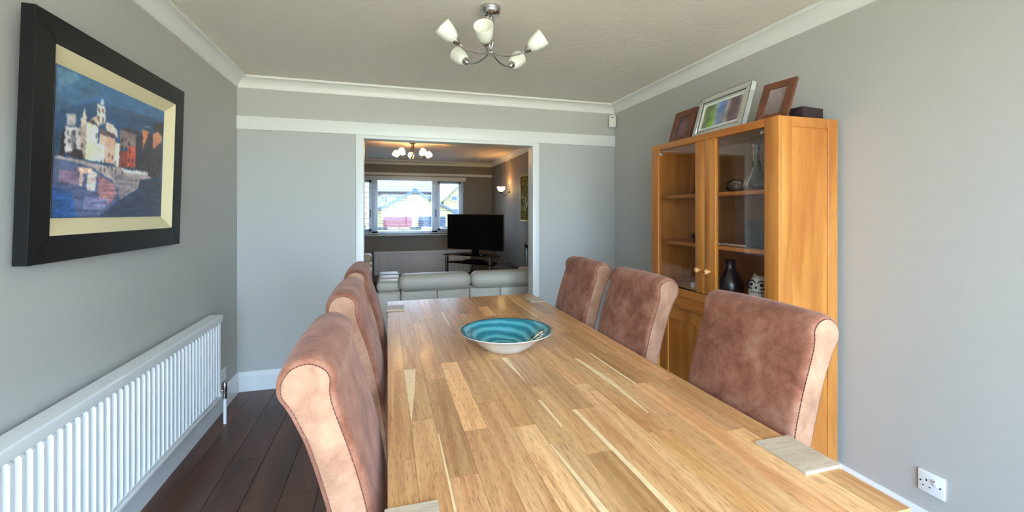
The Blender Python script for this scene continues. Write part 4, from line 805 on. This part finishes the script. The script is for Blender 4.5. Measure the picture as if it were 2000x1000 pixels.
for a, b, m in ((-0.30, 1.90, 'door_red'), (2.43, 4.63, 'door_blue')):
    d = X(B(a, b, gy0-0.06, gy0+0.02, G, 1.0), 'garage_door', m)
    d['label'] = 'red garage door' if m == 'door_red' else 'dark blue garage door'
    for k in range(5): X(B(a+0.06, b-0.06, gy0-0.09, gy0-0.055, G+0.08+k*0.41, G+0.08+k*0.41+0.33), 'door_panel', m, d)
HO = (3.5, 51.5, G)
ho = thing('house', 'pale house with a grey tiled roof behind the garage', 'house', HO)
def Hh(mb, name, mat, parent=ho, **k): return mb.build(name, mat, parent, org=HO, **k)
hx0, hx1, hy0, hy1, hez = -1.35, 4.85, 49.0, 57.0, 3.60
Hh(B(hx0, hx1, hy0, hy1, G, hez), 'wall', 'render_pale')
rf = Hh(MB().raw([(hx0-0.3, hy0-0.4, hez), (hx1+0.3, hy0-0.4, hez), (hx1+0.3, hy1+0.4, hez), (hx0-0.3, hy1+0.4, hez), (hx0+1.2, 53, hez+2.9), (hx1-0.2, 53, hez+2.9)], [(0, 1, 5, 4), (1, 2, 5), (2, 3, 4, 5), (3, 0, 4), (0, 1, 2, 3)]), 'roof', 'slate', smooth=0)
for k in range(9):
    t0 = (k+0.2)/9.5; y = (hy0-0.4)+(4.0-0.0)*t0; z = hez+2.9*t0
    Hh(B(hx0-0.3+1.5*t0, hx1+0.3-0.5*t0, y-0.06, y+0.02, z, z+0.06), 'tile_course', 'slate', rf)
Hh(B(hx0-0.3, hx1+0.3, hy0-0.46, hy0-0.36, hez-0.20, hez+0.02), 'fascia', 'fascia')
for a, b, z0, z1 in ((-0.72, 0.02, 2.35, 3.24), (0.85, 1.75, 2.5, 3.26), (4.0, 4.8, 2.5, 3.28)):
    w = Hh(MB().box(a, b, hy0-0.05, hy0+0.02, z1-0.07, z1).box(a, b, hy0-0.05, hy0+0.02, z0, z0+0.07).box(a, a+0.07, hy0-0.05, hy0+0.02, z0, z1).box(b-0.07, b, hy0-0.05, hy0+0.02, z0, z1).box((a+b)/2-0.04, (a+b)/2+0.04, hy0-0.05, hy0+0.02, z0, z1), 'window', 'upvc')
    for c, d in ((a+0.07, (a+b)/2-0.04), ((a+b)/2+0.04, b-0.07)): Hh(B(c, d, hy0-0.01, hy0+0.01, z0+0.07, z1-0.07), 'pane', 'far_glass', w)
RO = (9.0, 47.5, G)
rh = thing('house', 'cream gabled house at the right edge of the window view', 'house', RO)
def Rr(mb, name, mat, parent=rh, **k): return mb.build(name, mat, parent, org=RO, **k)
Rr(MB().prism([(5.6, G), (12.5, G), (12.5, 2.6), (9.0, 5.9), (5.6, 2.6)], 45.0, 52.0, 'y'), 'wall', 'stone_cream', smooth=0)
for s, xe in ((-1, 5.2), (1, 12.9)):
    rf = Rr(MB().raw([(xe, 44.7, 2.25), (9.0, 44.7, 5.95), (9.0, 52, 5.95), (xe, 52, 2.25), (xe, 44.7, 2.45), (9.0, 44.7, 6.15), (9.0, 52, 6.15), (xe, 52, 2.45)], [(0, 1, 2, 3), (4, 5, 6, 7), (0, 1, 5, 4), (1, 2, 6, 5), (2, 3, 7, 6), (3, 0, 4, 7)]), 'roof', 'slate', smooth=0)
for a, b, z0, z1 in ((6.35, 7.1, 2.55, 3.1), (6.1, 7.3, 0.9, 1.8)):
    w = Rr(MB().box(a, b, 44.93, 45.02, z1-0.08, z1).box(a, b, 44.93, 45.02, z0, z0+0.08).box(a, a+0.08, 44.93, 45.02, z0, z1).box(b-0.08, b, 44.93, 45.02, z0, z1), 'window', 'upvc')
    Rr(B(a+0.08, b-0.08, 44.97, 44.99, z0+0.08, z1-0.08), 'pane', 'far_glass', w)
LO = (-4.2, 27.0, G)
lh = thing('house', 'stone house wall seen in the left light of the window', 'house', LO)
lh_w = B(-7.4, -0.78, 26.0, 32.0, G, 4.6).build('wall', 'stone_pink', lh, org=LO)
MB().prism([(-7.7, 4.6), (-0.7, 4.6), (-4.2, 7.4)], 25.7, 32.3, 'y').build('roof', 'slate', lh, org=LO, smooth=0)
# low garden wall with coping stones, shrub, parked car
lw_ = thing('garden_wall', 'low stone garden wall along the road outside the window', 'garden wall', (1.5, 20.6, G))
B(-3.5, 6.5, 20.5, 20.75, G, 0.56).build('wall', 'stone_cream', lw_, org=(1.5, 20.6, G))
for k in range(20):
    x = -3.5+k*0.5; B(x+0.02, x+0.48, 20.44, 20.81, 0.56, 0.64+0.03*random.random()).build('coping_stone', 'verge_dark' if k % 3 == 0 else 'slate', lw_, org=(1.5, 20.6, G), bevel=0.01, seg=1)
sb = thing('shrub', 'bright green shrub at the foot of the stone house', 'shrub', (-1.15, 17.5, G))
hv, hf = [], []
for k in range(2600):
    u = random.uniform(0, 2*PI); r = random.random()**0.4; w = random.uniform(-1, 1); p = Vector((0.75*r*math.cos(u)*math.sqrt(1-w*w), 0.6*r*math.sin(u)*math.sqrt(1-w*w), 1.15+0.85*r*w)); a = Vector((random.uniform(-1, 1), random.uniform(-1, 1), random.uniform(-1, 1))).normalized()*0.07; b = a.orthogonal().normalized()*0.035
    i = len(hv); hv += [p-a, p-b, p+a, p+b]; hf.append((i, i+1, i+2, i+3))
lv = MB().raw(hv, hf).build('foliage', 'leaf', sb, smooth=0); lv['kind'] = 'stuff'
MB().tube([(0, 0, 0), (0.02, 0.01, 0.5), (0, 0, 1.2)], [0.05, 0.04, 0.02], 8).build('stem', 'leg_wood', sb)
KO = (4.7, 27.0, G)
ca_ = thing('car', 'white parked car partly hidden behind the television', 'car', KO)
bp = catmull([(3.0, -0.75), (2.95, -0.25), (3.6, -0.12), (4.25, 0.34), (5.4, 0.36), (6.0, -0.08), (6.5, -0.2), (6.5, -0.75)], 4)
MB().prism(bp, 26.2, 27.8, 'y').build('body', 'car_white', ca_, org=KO, bevel=0.06, seg=2)
MB().prism([(3.75, -0.08), (4.3, 0.27), (4.8, 0.29), (4.8, -0.08)], 26.17, 26.22, 'y').build('side_window', 'black_gloss', ca_, org=KO); MB().prism([(4.9, -0.08), (4.9, 0.29), (5.35, 0.28), (5.8, -0.08)], 26.17, 26.22, 'y').build('side_window', 'black_gloss', ca_, org=KO)
for x in (3.75, 5.8):
    for y in (26.2, 27.75): MB().lathe([(0.0, -0.09), (0.3, -0.09), (0.32, 0), (0.3, 0.09), (0.0, 0.09)], 20, (x, y, G+0.32), (0, 1, 0), caps=False).build('wheel', 'black_matt', ca_, org=KO)
